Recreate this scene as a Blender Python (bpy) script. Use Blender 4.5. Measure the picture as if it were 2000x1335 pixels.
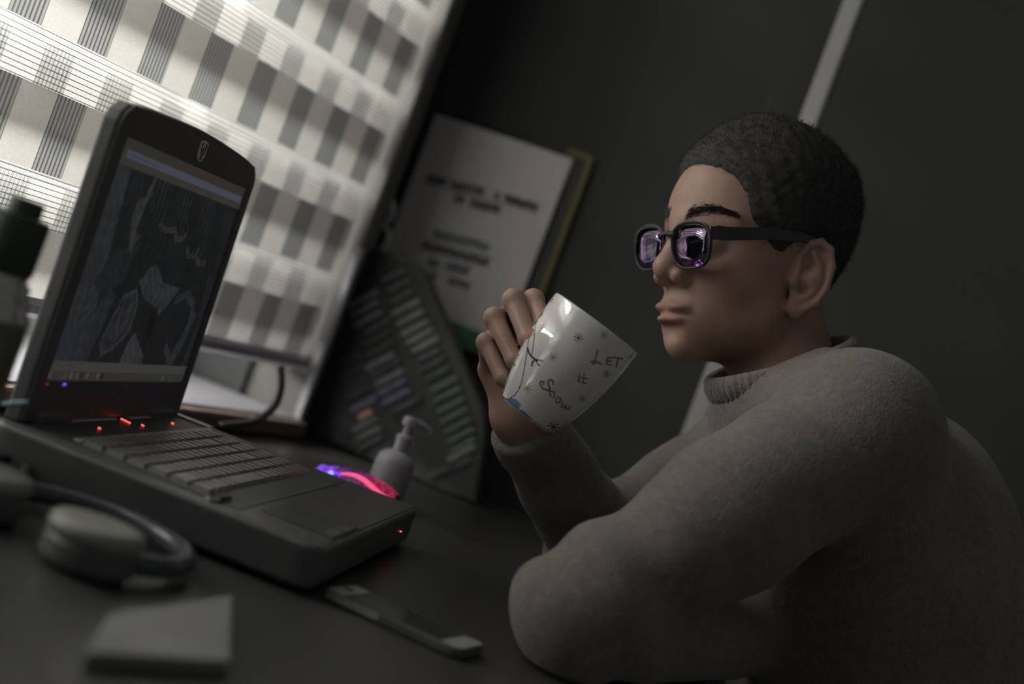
import bpy, bmesh, math, random
import numpy as np
from mathutils import Matrix, Vector

for o in list(bpy.data.objects):
    bpy.data.objects.remove(o)
random.seed(7)
rng = np.random.default_rng(7)
S = bpy.context.scene
COL = S.collection

# ------------------------------------------------------------------ camera
F_PX, ROLL, PITCH = 3100.0, 0.357, -0.013
CAM = np.array([0.0, 0.0, 1.0])
cd = bpy.data.cameras.new('camera')
cam = bpy.data.objects.new('camera', cd)
COL.objects.link(cam)
cd.sensor_width = 36.0
cd.sensor_fit = 'HORIZONTAL'
cd.lens = F_PX * 36.0 / 2000.0
cd.clip_start = 0.02
fwd = Vector((0, math.cos(PITCH), math.sin(PITCH)))
up0 = Vector((0, -math.sin(PITCH), math.cos(PITCH)))
rt0 = Vector((1, 0, 0))
c_, s_ = math.cos(ROLL), math.sin(ROLL)
cr = rt0 * c_ + up0 * s_
cu = rt0 * -s_ + up0 * c_
M = Matrix((cr, cu, -fwd)).transposed().to_4x4()
M.translation = Vector(CAM)
cam.matrix_world = M
cd.dof.use_dof = True
cd.dof.focus_distance = 1.47
cd.dof.aperture_fstop = 2.6
S.camera = cam

# ------------------------------------------------------------------ light, exposure
world = bpy.data.worlds.new('world')
S.world = world
world.use_nodes = True
bg = world.node_tree.nodes['Background']
bg.inputs[0].default_value = (1.0, 1.0, 1.0, 1)
bg.inputs[1].default_value = 0.072
S.view_settings.view_transform = 'Standard'
S.view_settings.look = 'None'
S.view_settings.gamma = 1.0
S.view_settings.exposure = 0.0
S.view_settings.use_curve_mapping = False

YW = math.atan2(1.04, 3.1)
RZ = math.pi / 2 - YW                       # room frame: x = along the window wall, y = out through the window
U = np.array([math.sin(YW), math.cos(YW), 0.0])
OUT = np.array([-math.cos(YW), math.sin(YW), 0.0])


def room(s, y, z):
    p = U * s + OUT * y
    return (p[0], p[1], z)


ld = bpy.data.lights.new('daylight', 'AREA')
ld.shape = 'RECTANGLE'
ld.size, ld.size_y = 1.50, 1.00
ld.energy = 370.0
ld.color = (1.0, 0.98, 0.95)
lo = bpy.data.objects.new('daylight', ld)
COL.objects.link(lo)
lo.location = room(0.66, 2.00, 1.66)
lo.rotation_euler = (Vector(room(0.66, 2.00, 1.66)) - Vector(room(1.50, .6, 1.08))).to_track_quat('Z', 'Y').to_euler()


# ------------------------------------------------------------------ helpers
def ray(px, py):
    ix, iy = px - 1000.0, 667.5 - py
    u = (ix * c_ - iy * s_) / F_PX
    v = (ix * s_ + iy * c_) / F_PX
    y = math.cos(PITCH) - v * math.sin(PITCH)
    z = math.sin(PITCH) + v * math.cos(PITCH)
    return np.array([u / y, 1.0, z / y])


def at(px, py, d):
    return CAM + ray(px, py) * d


def on_desk(px, py, z=0.75):
    r = ray(px, py)
    return CAM + r * ((z - 1.0) / r[2])


def on_back(px, py, s):
    """point in the room frame (y, z) on the plane x = s"""
    r = ray(px, py)
    t = s / (U @ r)
    p = CAM + r * t
    return float(p @ OUT), float(p[2])


def tag(o, label=None, cat=None, group=None, kind=None):
    if label: o['label'] = label
    if cat: o['category'] = cat
    if group: o['group'] = group
    if kind: o['kind'] = kind
    return o


def empty(name, loc=(0, 0, 0), rz=0.0):
    o = bpy.data.objects.new(name, None)
    COL.objects.link(o)
    o.location = loc
    o.rotation_euler = (0, 0, rz)
    o.empty_display_size = 0.05
    return o


def mesh_obj(name, me, m=None, parent=None, smooth=False):
    o = bpy.data.objects.new(name, me)
    COL.objects.link(o)
    if m is not None and not me.materials:
        me.materials.append(m)
    if parent is not None:
        o.parent = parent
    if smooth:
        me.polygons.foreach_set('use_smooth', [True] * len(me.polygons))
    return o


class MB:
    """collects shapes into one mesh"""
    def __init__(self):
        self.v, self.f = [], []

    def add(self, v, f):
        n = len(self.v)
        self.v += [tuple(map(float, p)) for p in v]
        self.f += [tuple(i + n for i in q) for q in f]
        return self

    def box(self, lo, hi, mat=None, bev=0.0):
        x0, y0, z0 = lo
        x1, y1, z1 = hi
        if bev > 0:
            b = min(bev, (x1 - x0) * .49, (y1 - y0) * .49, (z1 - z0) * .49)
            vs, fs = [], []
            ring = []
            for (z, ins) in ((z0, b), (z0 + b, 0), (z1 - b, 0), (z1, b)):
                r = []
                for (x, y, sx, sy) in ((x0, y0, 1, 1), (x1, y0, -1, 1), (x1, y1, -1, -1), (x0, y1, 1, -1)):
                    k = b
                    pts = [(x + sx * (k + ins * .4), y + sy * ins), (x + sx * ins, y + sy * (k + ins * .4))]
                    if (sx, sy) in ((-1, 1), (1, -1)):
                        pass
                    else:
                        pts = pts[::-1]
                    for q in pts:
                        r.append(len(vs)); vs.append((q[0], q[1], z))
                ring.append(r)
            for a, c in zip(ring[:-1], ring[1:]):
                for i in range(8):
                    j = (i + 1) % 8
                    fs.append((a[i], a[j], c[j], c[i]))
            fs.append(tuple(reversed(ring[0])))
            fs.append(tuple(ring[-1]))
        else:
            vs = [(x0, y0, z0), (x1, y0, z0), (x1, y1, z0), (x0, y1, z0), (x0, y0, z1), (x1, y0, z1), (x1, y1, z1), (x0, y1, z1)]
            fs = [(0, 3, 2, 1), (4, 5, 6, 7), (0, 1, 5, 4), (1, 2, 6, 5), (2, 3, 7, 6), (3, 0, 4, 7)]
        if mat is not None:
            vs = [tuple(mat @ Vector(p)) for p in vs]
        return self.add(vs, fs)

    def tube(self, pts, r, seg=10, closed=False, cap=True):
        pts = [Vector(p) for p in pts]
        n = len(pts)
        rs = r if isinstance(r, (list, tuple)) else [r] * n
        vs, fs = [], []
        prev = None
        for i in range(n):
            a = pts[(i - 1) % n] if (closed or i > 0) else pts[i]
            b = pts[(i + 1) % n] if (closed or i < n - 1) else pts[i]
            t = (b - a).normalized()
            if prev is None:
                q = Vector((0, 0, 1)) if abs(t.z) < .9 else Vector((1, 0, 0))
                nrm = t.cross(q).normalized()
            else:
                nrm = (prev - t * prev.dot(t)).normalized()
            prev = nrm
            bn = t.cross(nrm)
            for k in range(seg):
                a2 = 2 * math.pi * k / seg
                vs.append(tuple(pts[i] + (nrm * math.cos(a2) + bn * math.sin(a2)) * rs[i]))
        m = n if closed else n - 1
        for i in range(m):
            for k in range(seg):
                i2 = (i + 1) % n
                fs.append((i * seg + k, i * seg + (k + 1) % seg, i2 * seg + (k + 1) % seg, i2 * seg + k))
        if cap and not closed:
            fs.append(tuple(reversed(range(seg))))
            fs.append(tuple((n - 1) * seg + k for k in range(seg)))
        return self.add(vs, fs)

    def lathe(self, prof, seg=32, c=(0, 0, 0), ax=None):
        vs, fs = [], []
        n = len(prof)
        for (r, z) in prof:
            for k in range(seg):
                a = 2 * math.pi * k / seg
                vs.append((c[0] + r * math.cos(a), c[1] + r * math.sin(a), c[2] + z))
        for i in range(n - 1):
            for k in range(seg):
                fs.append((i * seg + k, i * seg + (k + 1) % seg, (i + 1) * seg + (k + 1) % seg, (i + 1) * seg + k))
        if prof[0][0] > 1e-6: fs.append(tuple(reversed(range(seg))))
        if prof[-1][0] > 1e-6: fs.append(tuple((n - 1) * seg + k for k in range(seg)))
        if ax is not None:
            vs = [tuple(ax @ Vector(p)) for p in vs]
        return self.add(vs, fs)

    def prism(self, poly, y0, y1, plane='xz'):
        n = len(poly)
        if plane == 'xz':
            vs = [(x, y0, z) for x, z in poly] + [(x, y1, z) for x, z in poly]
        elif plane == 'yz':
            vs = [(y0, x, z) for x, z in poly] + [(y1, x, z) for x, z in poly]
        else:
            vs = [(x, z, y0) for x, z in poly] + [(x, z, y1) for x, z in poly]
        fs = [tuple(range(n)), tuple(reversed(range(n, 2 * n)))]
        for i in range(n):
            j = (i + 1) % n
            fs.append((i, i + n, j + n, j))
        return self.add(vs, fs)

    def mesh(self, name):
        me = bpy.data.meshes.new(name)
        me.from_pydata(self.v, [], self.f)
        bm = bmesh.new(); bm.from_mesh(me)
        bmesh.ops.recalc_face_normals(bm, faces=bm.faces)
        bm.to_mesh(me); bm.free()
        me.update()
        return me

    def build(self, name, m=None, parent=None, smooth=False, autos=None):
        o = mesh_obj(name, self.mesh(name), m, parent, smooth)
        if autos:
            o.data.set_sharp_from_angle(angle=math.radians(autos))
        return o


def soften(o, w=0.002, seg=2):
    md = o.modifiers.new('bevel', 'BEVEL')
    md.width = w; md.segments = seg; md.limit_method = 'ANGLE'
    return o


# ------------------------------------------------------------------ materials
MATS = {}


def mat(name, col, rough=0.5, spec=0.5, metal=0.0, emit=None, es=0.0, var=0.0, vscale=30.0, bump=0.0, bscale=200.0,
        coat=0.0, sheen=0.0, sss=0.0, vcol=None):
    if name in MATS: return MATS[name]
    m = bpy.data.materials.new(name)
    MATS[name] = m
    m.use_nodes = True
    nt = m.node_tree
    b = nt.nodes['Principled BSDF']
    b.inputs['Base Color'].default_value = (*col, 1)
    b.inputs['Roughness'].default_value = rough
    b.inputs['Specular IOR Level'].default_value = spec
    b.inputs['Metallic'].default_value = metal
    b.inputs['Coat Weight'].default_value = coat
    b.inputs['Sheen Weight'].default_value = sheen
    if sss:
        b.inputs['Subsurface Weight'].default_value = sss
        b.inputs['Subsurface Radius'].default_value = (1.0, .35, .2)
        b.inputs['Subsurface Scale'].default_value = 0.004
    if emit:
        b.inputs['Emission Color'].default_value = (*emit, 1)
        b.inputs['Emission Strength'].default_value = es
    tc = nt.nodes.new('ShaderNodeTexCoord')
    src = None
    if vcol:
        at_ = nt.nodes.new('ShaderNodeAttribute'); at_.attribute_name = vcol
        src = at_.outputs['Color']
        nt.links.new(src, b.inputs['Base Color'])
    if var:
        nz = nt.nodes.new('ShaderNodeTexNoise'); nz.inputs['Scale'].default_value = vscale
        nz.inputs['Detail'].default_value = 5
        nt.links.new(tc.outputs['Object'], nz.inputs['Vector'])
        mp = nt.nodes.new('ShaderNodeMapRange')
        mp.inputs['From Min'].default_value = .3; mp.inputs['From Max'].default_value = .7
        mp.inputs['To Min'].default_value = 1 - var; mp.inputs['To Max'].default_value = 1 + var
        nt.links.new(nz.outputs['Fac'], mp.inputs['Value'])
        mx = nt.nodes.new('ShaderNodeMix'); mx.data_type = 'RGBA'; mx.blend_type = 'MULTIPLY'
        mx.inputs['Factor'].default_value = 1
        if src is not None: nt.links.new(src, mx.inputs['A'])
        else: mx.inputs['A'].default_value = (*col, 1)
        nt.links.new(mp.outputs['Result'], mx.inputs['B'])
        nt.links.new(mx.outputs['Result'], b.inputs['Base Color'])
    if bump:
        nz = nt.nodes.new('ShaderNodeTexNoise'); nz.inputs['Scale'].default_value = bscale
        nz.inputs['Detail'].default_value = 4
        nt.links.new(tc.outputs['Object'], nz.inputs['Vector'])
        bp = nt.nodes.new('ShaderNodeBump'); bp.inputs['Strength'].default_value = bump
        bp.inputs['Distance'].default_value = 0.001
        nt.links.new(nz.outputs['Fac'], bp.inputs['Height'])
        nt.links.new(bp.outputs['Normal'], b.inputs['Normal'])
    return m


def wave_mask(nt, coord, period, lo, hi, offset=0.0):
    """1 where frac((coord+offset)/period) lies between lo and hi"""
    a = nt.nodes.new('ShaderNodeMath'); a.operation = 'ADD'; a.inputs[1].default_value = offset
    nt.links.new(coord, a.inputs[0])
    d = nt.nodes.new('ShaderNodeMath'); d.operation = 'DIVIDE'; d.inputs[1].default_value = period
    nt.links.new(a.outputs[0], d.inputs[0])
    f = nt.nodes.new('ShaderNodeMath'); f.operation = 'FRACT'
    nt.links.new(d.outputs[0], f.inputs[0])
    g = nt.nodes.new('ShaderNodeMath'); g.operation = 'GREATER_THAN'; g.inputs[1].default_value = lo
    l = nt.nodes.new('ShaderNodeMath'); l.operation = 'LESS_THAN'; l.inputs[1].default_value = hi
    nt.links.new(f.outputs[0], g.inputs[0]); nt.links.new(f.outputs[0], l.inputs[0])
    m = nt.nodes.new('ShaderNodeMath'); m.operation = 'MULTIPLY'
    nt.links.new(g.outputs[0], m.inputs[0]); nt.links.new(l.outputs[0], m.inputs[1])
    return m.outputs[0]


def mixcol(nt, fac, a, b):
    mx = nt.nodes.new('ShaderNodeMix'); mx.data_type = 'RGBA'
    for k, v in (('A', a), ('B', b)):
        if isinstance(v, tuple): mx.inputs[k].default_value = (*v, 1)
        else: nt.links.new(v, mx.inputs[k])
    nt.links.new(fac, mx.inputs['Factor'])
    return mx.outputs['Result']


def blind_mat(name, sheer):
    m = bpy.data.materials.new(name); m.use_nodes = True
    nt = m.node_tree; nt.nodes.clear()
    out = nt.nodes.new('ShaderNodeOutputMaterial')
    tc = nt.nodes.new('ShaderNodeTexCoord')
    sp = nt.nodes.new('ShaderNodeSeparateXYZ')
    nt.links.new(tc.outputs['Object'], sp.inputs[0])
    X, Z = sp.outputs['X'], sp.outputs['Z']
    tl = nt.nodes.new('ShaderNodeBsdfTranslucent')
    df = nt.nodes.new('ShaderNodeBsdfDiffuse')
    mix = nt.nodes.new('ShaderNodeMixShader')
    if not sheer:
        grp = wave_mask(nt, X, 0.105, 0.0, 0.47, -1.142 + 1.05)
        pin = wave_mask(nt, X, 0.0062, 0.0, 0.40)
        weave = nt.nodes.new('ShaderNodeTexNoise'); weave.inputs['Scale'].default_value = 500
        nt.links.new(tc.outputs['Object'], weave.inputs['Vector'])
        base = mixcol(nt, weave.outputs['Fac'], (.30, .291, .276), (.405, .392, .37))
        st = mixcol(nt, pin, (.20, .20, .196), (.055, .055, .053))
        colr = mixcol(nt, grp, base, st)
        nt.links.new(colr, tl.inputs['Color']); nt.links.new(colr, df.inputs['Color'])
        mix.inputs[0].default_value = 0.55
        nt.links.new(df.outputs[0], mix.inputs[1]); nt.links.new(tl.outputs[0], mix.inputs[2])
        tr = nt.nodes.new('ShaderNodeBsdfTransparent')
        mx2 = nt.nodes.new('ShaderNodeMixShader'); mx2.inputs[0].default_value = 0.035
        nt.links.new(mix.outputs[0], mx2.inputs[1]); nt.links.new(tr.outputs[0], mx2.inputs[2])
        nt.links.new(mx2.outputs[0], out.inputs[0])
    else:
        th = wave_mask(nt, Z, 0.0052, 0.0, 0.17)
        tv = wave_mask(nt, X, 0.0024, 0.0, 0.30)
        c1 = mixcol(nt, tv, (.80, .79, .765), (.25, .245, .235))
        c2 = mixcol(nt, th, c1, (.06, .06, .055))
        nt.links.new(c2, tl.inputs['Color']); nt.links.new(c2, df.inputs['Color'])
        mix.inputs[0].default_value = 0.6
        nt.links.new(df.outputs[0], mix.inputs[1]); nt.links.new(tl.outputs[0], mix.inputs[2])
        tr = nt.nodes.new('ShaderNodeBsdfTransparent')
        # open weave between the threads
        op = nt.nodes.new('ShaderNodeMath'); op.operation = 'MULTIPLY_ADD'
        nt.links.new(th, op.inputs[0]); op.inputs[1].default_value = -0.58; op.inputs[2].default_value = 0.66
        op2 = nt.nodes.new('ShaderNodeMath'); op2.operation = 'MULTIPLY_ADD'
        nt.links.new(tv, op2.inputs[0]); op2.inputs[1].default_value = -0.25
        nt.links.new(op.outputs[0], op2.inputs[2])
        cl = nt.nodes.new('ShaderNodeClamp'); nt.links.new(op2.outputs[0], cl.inputs[0])
        mx2 = nt.nodes.new('ShaderNodeMixShader')
        nt.links.new(cl.outputs[0], mx2.inputs[0])
        nt.links.new(mix.outputs[0], mx2.inputs[1]); nt.links.new(tr.outputs[0], mx2.inputs[2])
        nt.links.new(mx2.outputs[0], out.inputs[0])
    return m


def glass_mat(name, tint, refl, rcol, rough=0.02):
    m = bpy.data.materials.new(name); m.use_nodes = True
    nt = m.node_tree; nt.nodes.clear()
    out = nt.nodes.new('ShaderNodeOutputMaterial')
    tr = nt.nodes.new('ShaderNodeBsdfTransparent'); tr.inputs[0].default_value = (*tint, 1)
    gl = nt.nodes.new('ShaderNodeBsdfGlossy'); gl.inputs['Color'].default_value = (*rcol, 1)
    gl.inputs['Roughness'].default_value = rough
    lw = nt.nodes.new('ShaderNodeFresnel'); lw.inputs[0].default_value = 1.5
    ad = nt.nodes.new('ShaderNodeMath'); ad.operation = 'ADD'; ad.inputs[1].default_value = refl; ad.use_clamp = True
    nt.links.new(lw.outputs[0], ad.inputs[0])
    mx = nt.nodes.new('ShaderNodeMixShader')
    nt.links.new(ad.outputs[0], mx.inputs[0])
    nt.links.new(tr.outputs[0], mx.inputs[1]); nt.links.new(gl.outputs[0], mx.inputs[2])
    nt.links.new(mx.outputs[0], out.inputs[0])
    return m


M_WALL = mat('wall_paint', (.070, .070, .071), .8, .3, var=.06, vscale=3, bump=.1, bscale=90)
M_WALL2 = mat('wall_olive', (.066, .068, .057), .75, .3, var=.05, vscale=4)
M_FLOOR = mat('floor_wood', (.10, .08, .065), .5, .4, var=.25, vscale=6)
M_DESK = mat('desk_black', (.062, .060, .058), .32, .5, var=.2, vscale=9, bump=.05, bscale=60)
M_CASING = mat('casing_paint', (.15, .145, .13), .6)
M_PALE = mat('pale_trim', (.62, .60, .57), .45)
M_BLK = mat('black_plastic', (.115, .115, .116), .45, .5, var=.1, vscale=40)
M_BLKG = mat('gloss_black', (.06, .06, .062), .12, .5)
M_LAPTOP = mat('laptop_shell', (.12, .12, .122), .38, .5, var=.1, vscale=25)
M_BRUSH = mat('brushed_alu', (.20, .20, .20), .35, .5, metal=.6, var=.12, vscale=60)
M_KEY = mat('key_plastic', (.30, .30, .295), .30, 1.0)
M_STRIP = mat('strip_metal', (.55, .55, .52), .4, .5, metal=.3)
M_CHROME = mat('chrome', (.75, .75, .76), .12, .5, metal=1.0)
M_RED = mat('red_light', (.3, .02, .01), .4, emit=(1.0, .10, .06), es=1.8)
M_REDDIM = mat('red_key_glow', (.2, .03, .02), .4, emit=(1.0, .16, .10), es=.12)
M_BLUEL = mat('blue_light', (.05, .05, .3), .4, emit=(.18, .12, 1.0), es=.8)


# ------------------------------------------------------------------ the room
def structure(o):
    o['kind'] = 'structure'
    return o


def rbox(name, lo, hi, m, parent=None, bev=0):
    """box in the room frame"""
    o = MB().box(lo, hi, bev=bev).build(name, m, parent)
    if parent is None: o.rotation_euler = (0, 0, RZ)
    return o


DY = 0.92          # blind plane
WY = 1.00          # inner face of the window wall
BS = 2.15          # back wall
W0, W1, WZ0, WZ1 = 0.46, 1.955, 0.775, 1.95      # window opening
fl = structure(rbox('floor', (-1.2, -1.8, -.05), (2.4, 1.3, 0.0), M_FLOOR))
bw = structure(rbox('wall_back', (BS, -1.8, 0), (BS + .1, 1.3, 2.5), M_WALL))
ww = MB()
ww.box((-1.2, WY, 0), (W0, WY + .22, 2.5)).box((W1, WY, 0), (BS, WY + .22, 2.5))
ww.box((W0, WY, 0), (W1, WY + .22, WZ0 - .013)).box((W0, WY, WZ1), (W1, WY + .22, 2.5))
ww = structure(ww.build('wall_window', M_WALL)); ww.rotation_euler = (0, 0, RZ)
# window behind the blind
win = empty('window_1', (0, 0, 0), RZ); structure(win)
fr = MB()
for a, b in (((W0, WY + .17, WZ0), (W0 + .05, WY + .205, WZ1)), ((W1 - .05, WY + .17, WZ0), (W1, WY + .205, WZ1)),
             ((W0 + .05, WY + .17, WZ0), (W1 - .05, WY + .205, WZ0 + .05)), ((W0 + .05, WY + .17, WZ1 - .05), (W1 - .05, WY + .205, WZ1))):
    fr.box(a, b)
fr.build('window_frame', M_PALE, win)
MB().box((W0 + .05, WY + .185, WZ0 + .05), (W1 - .05, WY + .191, WZ1 - .05)).build('pane', glass_mat('pane_glass', (.96, .97, .96), 0.0, (1, 1, 1)), win)
# casing and jamb beside the blind
tr1 = empty('trim_1', (0, 0, 0), RZ); structure(tr1)
MB().box((1.962, .905, WZ0 - .02), (1.985, WY, 2.1), bev=.004).build('bead', M_CASING, tr1)
MB().box((1.985, .945, WZ0 - .02), (2.022, WY, 2.1), bev=.004).build('board', mat('casing_dark', (.09, .09, .088), .5), tr1)
MB().box((2.022, .925, WZ0 - .02), (2.048, WY, 2.1), bev=.004).build('bead', M_CASING, tr1)
# sill
sl = empty('trim_2', (0, 0, 0), RZ); structure(sl)
MB().box((W0, .905, WZ0 - .012), (1.955, WY + .168, WZ0), bev=.003).build('sill_board', mat('sill_paint', (.40, .39, .42), .4), sl)
MB().box((W0, .885, .752), (1.955, .905, WZ0 - .002), bev=.003).build('sill_nosing', mat('brown_wood', (.20, .145, .115), .5, var=.25, vscale=25), sl)
# pale edge strip on the back wall and the door leaf beyond it
yy, zz = on_back(1643, 0, BS)
yb, zb = on_back(1335, 880, BS)
ys = (yy + yb) / 2
tr3 = structure(rbox('trim_3', (BS - .012, ys - .024, 0), (BS, ys + .002, 2.3), M_PALE, bev=.003))
dr = empty('door_1', (0, 0, 0), RZ); structure(dr)
MB().box((BS - .010, ys - .85, 0.01), (BS - .001, ys - .026, 2.15), bev=.003).build('door_leaf', M_WALL2, dr)

# desk along the window
dk = empty('desk', (0, 0, 0), RZ)
tag(dk, 'dark desk running along the window wall under the laptop', 'desk')
soften(MB().box((-.25, .228, .715), (BS - .004, WY - .004, .75)).build('desktop', M_DESK, dk), .003)
for sx in (-.2, 2.05):
    for sy in (.26, .93):
        MB().box((sx, sy, 0), (sx + .05, sy + .05, .715), bev=.004).build('leg', M_BLK, dk)

# ------------------------------------------------------------------ zebra blind
zb_ = empty('zebra_blind', (0, 0, 0), RZ)
tag(zb_, 'cream zebra roller blind with pinstriped and sheer bands over the window', 'blind')
M_BAND = blind_mat('blind_band', False)
M_SHEER = blind_mat('blind_sheer', True)
B0, B1 = 0.49, 1.945


def sheet(name, m, x0, x1, z0, z1, y, parent):
    n = 24
    vs, fs = [], []
    for i in range(n + 1):
        x = x0 + (x1 - x0) * i / n
        w = .0012 * math.sin(i * 1.3 + z0 * 40)
        vs += [(x, y + w, z0), (x, y + w * .7, z1)]
    for i in range(n):
        fs.append((2 * i, 2 * i + 2, 2 * i + 3, 2 * i + 1))
    return MB().add(vs, fs).build(name, m, parent)


PER = 0.1245
z = 0.975 - 2 * PER
k = 0
while z < 1.95:
    s_bot, s_top = z - .050, z             # sheer band
    o_top = z + PER - .050                 # opaque band above it
    if s_top > .86:
        sheet('sheer_band', M_SHEER, B0, B1, max(s_bot, .858), s_top, DY, zb_)
    if o_top > .86:
        sheet('fabric_band', M_BAND, B0, B1, max(s_top, .858), o_top, DY, zb_)
    bt = s_top - .009                      # rear layer, one band lower
    if bt > .87:
        sheet('rear_fabric_band', M_BAND, B0, B1, max(bt - .0745, .858), bt, DY + .030, zb_)
    sheet('rear_sheer_band', M_SHEER, B0, B1, bt, bt + .050, DY + .030, zb_) if bt > .84 else None
    z += PER
rail = MB().box((B0, DY - .010, .838), (B1, DY + .055, .858), bev=.006).build('bottom_rail', mat('rail_metal', (.62, .60, .68), .32, .5, metal=.4), zb_)
MB().box((B0, DY - .015, 1.945), (B1, DY + .06, 2.03), bev=.01).build('head_box', M_CASING, zb_)
for xx in (B0, B1 - .006):
    MB().box((xx, DY - .0125, .836), (xx + .006, DY + .057, .860), bev=.003).build('rail_cap', M_PALE, zb_)


def color_attr(me, cols, name='col'):
    a = me.color_attributes.new(name, 'FLOAT_COLOR', 'POINT')
    c4 = np.ones((len(me.vertices), 4), np.float32)
    c4[:, :3] = cols
    a.data.foreach_set('color', c4.ravel())


def emit_vcol(name, strength, base=.02, rough=.3):
    m = bpy.data.materials.new(name); m.use_nodes = True
    nt = m.node_tree
    b = nt.nodes['Principled BSDF']
    a = nt.nodes.new('ShaderNodeAttribute'); a.attribute_name = 'col'
    b.inputs['Base Color'].default_value = (base, base, base, 1)
    b.inputs['Roughness'].default_value = rough
    nt.links.new(a.outputs['Color'], b.inputs['Emission Color'])
    b.inputs['Emission Strength'].default_value = strength
    return m


def grid_mesh(name, nu, nv, fn):
    """fn(u, v arrays) -> xyz arrays"""
    u, v = np.meshgrid(np.linspace(0, 1, nu), np.linspace(0, 1, nv), indexing='ij')
    x, y, z = fn(u.ravel(), v.ravel())
    vs = np.stack([x, y, z], 1)
    i, j = np.meshgrid(np.arange(nu - 1), np.arange(nv - 1), indexing='ij')
    a = (i * nv + j).ravel()
    fs = np.stack([a, a + nv, a + nv + 1, a + 1], 1)
    me = bpy.data.meshes.new(name)
    me.from_pydata(vs.tolist(), [], fs.tolist())
    me.update()
    return me, u.ravel(), v.ravel()


def seg_d(x, y, pts):
    """distance to a polyline"""
    d = np.full(x.shape, 1e9)
    for (x0, y0), (x1, y1) in zip(pts[:-1], pts[1:]):
        dx, dy = x1 - x0, y1 - y0
        t = np.clip(((x - x0) * dx + (y - y0) * dy) / (dx * dx + dy * dy + 1e-12), 0, 1)
        d = np.minimum(d, np.hypot(x - x0 - t * dx, y - y0 - t * dy))
    return d


def in_poly(x, y, poly):
    ins = np.zeros(x.shape, bool)
    n = len(poly)
    for i in range(n):
        x0, y0 = poly[i]; x1, y1 = poly[(i + 1) % n]
        c = ((y0 > y) != (y1 > y)) & (x < (x1 - x0) * (y - y0) / (y1 - y0 + 1e-12) + x0)
        ins ^= c
    return ins


# ------------------------------------------------------------------ laptop
LX, LY, LYAW, LTILT = -0.3413, 1.24, -0.1189, 0.0347
LAP = empty('laptop', (LX, LY, .75), LYAW + math.pi / 2)
tag(LAP, 'open black gaming laptop with a dim picture on its screen', 'laptop')
RR = np.array([-math.sin(LYAW), math.cos(LYAW), 0]); FF = np.array([math.cos(LYAW), math.sin(LYAW), 0])


def lap_world(a, b, z=0.0):
    return np.array([LX, LY, .75 + z]) + RR * a + FF * b


BT = .0387
A0, A1, BB0, BB1 = -.022, .398, -.014, .268


def rrect(x0, y0, x1, y1, r, n=5):
    out = []
    for cx, cy, a0 in ((x1 - r, y1 - r, 0), (x0 + r, y1 - r, 90), (x0 + r, y0 + r, 180), (x1 - r, y0 + r, 270)):
        for i in range(n + 1):
            a = math.radians(a0 + 90 * i / n)
            out.append((cx + r * math.cos(a), cy + r * math.sin(a)))
    return out


base = MB().prism(rrect(A0, -BB1, A1, -BB0, .018), .005, BT, 'xy').build('base', M_LAPTOP, LAP)
soften(base, .004, 3)
MB().box((.005, -.19, BT - .001), (.372, -.046, BT + .0006)).build('keyboard_deck', M_BLK, LAP)
MB().box((A0 + .006, -BB1 + .005, BT - .001), (A1 - .006, -.192, BT + .0008), bev=.0005).build('palm_rest', M_BRUSH, LAP)
for fx in (.0, .36):
    for fy in (-.03, -.24):
        MB().lathe([(.008, 0), (.009, .002), (.009, .006)], 12, (fx, fy, 0)).build('foot', M_BLK, LAP)
# strips behind the keyboard
MB().box((.094, -.006, BT), (.203, .001, BT + .002), bev=.0008).build('hinge_strip', M_STRIP, LAP)
MB().box((.238, -.006, BT), (.346, .001, BT + .002), bev=.0008).build('hinge_strip', M_STRIP, LAP)
st = MB().box((.022, -.0465, BT), (.372, -.0395, BT + .0022), bev=.0008).build('speaker_strip', M_STRIP, LAP)
MB().box((.375, -.040, BT), (.392, .006, BT + .002), bev=.0009).build('speaker_grille', M_CHROME, LAP)
for nm, pts in (('status_light', [(.122, .020), (.1225, .0225)]), ('status_light', [(.2195, .003), (.214, .0145)]),
                ('status_light', [(.2305, .0195), (.2295, .0225)]), ('status_light', [(.314, .0195), (.3145, .0225)])):
    (a0, b0), (a1, b1) = pts
    MB().tube([(a0, -b0, BT + .0008), (a1, -b1, BT + .0008)], .0008, 8).build(nm, M_RED, LAP)
MB().tube([(.318, -.2685, .022), (.3195, -.2690, .022)], .0009, 8).build('front_light', M_RED, LAP)
# keys
U1 = .0178
rows = [[1] * 15, [1] * 13 + [2], [1.5] + [1] * 12 + [1.5], [1.75] + [1] * 11 + [2.25], [2.25] + [1] * 10 + [1.75, 1],
        [1.25, 1, 1.25, 1, 5, 1.25, 1.25, 1, 1, 1]]
key_me, leg_me = {}, None


def key_mesh(w):
    if w not in key_me:
        hw = (w * U1 - .0022) / 2
        hd = .0079
        t = .0012
        v = [(-hw, -hd, 0), (hw, -hd, 0), (hw, hd, 0), (-hw, hd, 0), (-hw + t, -hd + t, .0040), (hw - t, -hd + t, .0040), (hw - t, hd - t, .0040), (-hw + t, hd - t, .0040)]
        f = [(4, 5, 6, 7), (0, 1, 5, 4), (1, 2, 6, 5), (2, 3, 7, 6), (3, 0, 4, 7)]
        me = MB().add(v, f).mesh('key')
        me.materials.append(M_KEY)
        key_me[w] = me
    return key_me[w]


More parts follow.
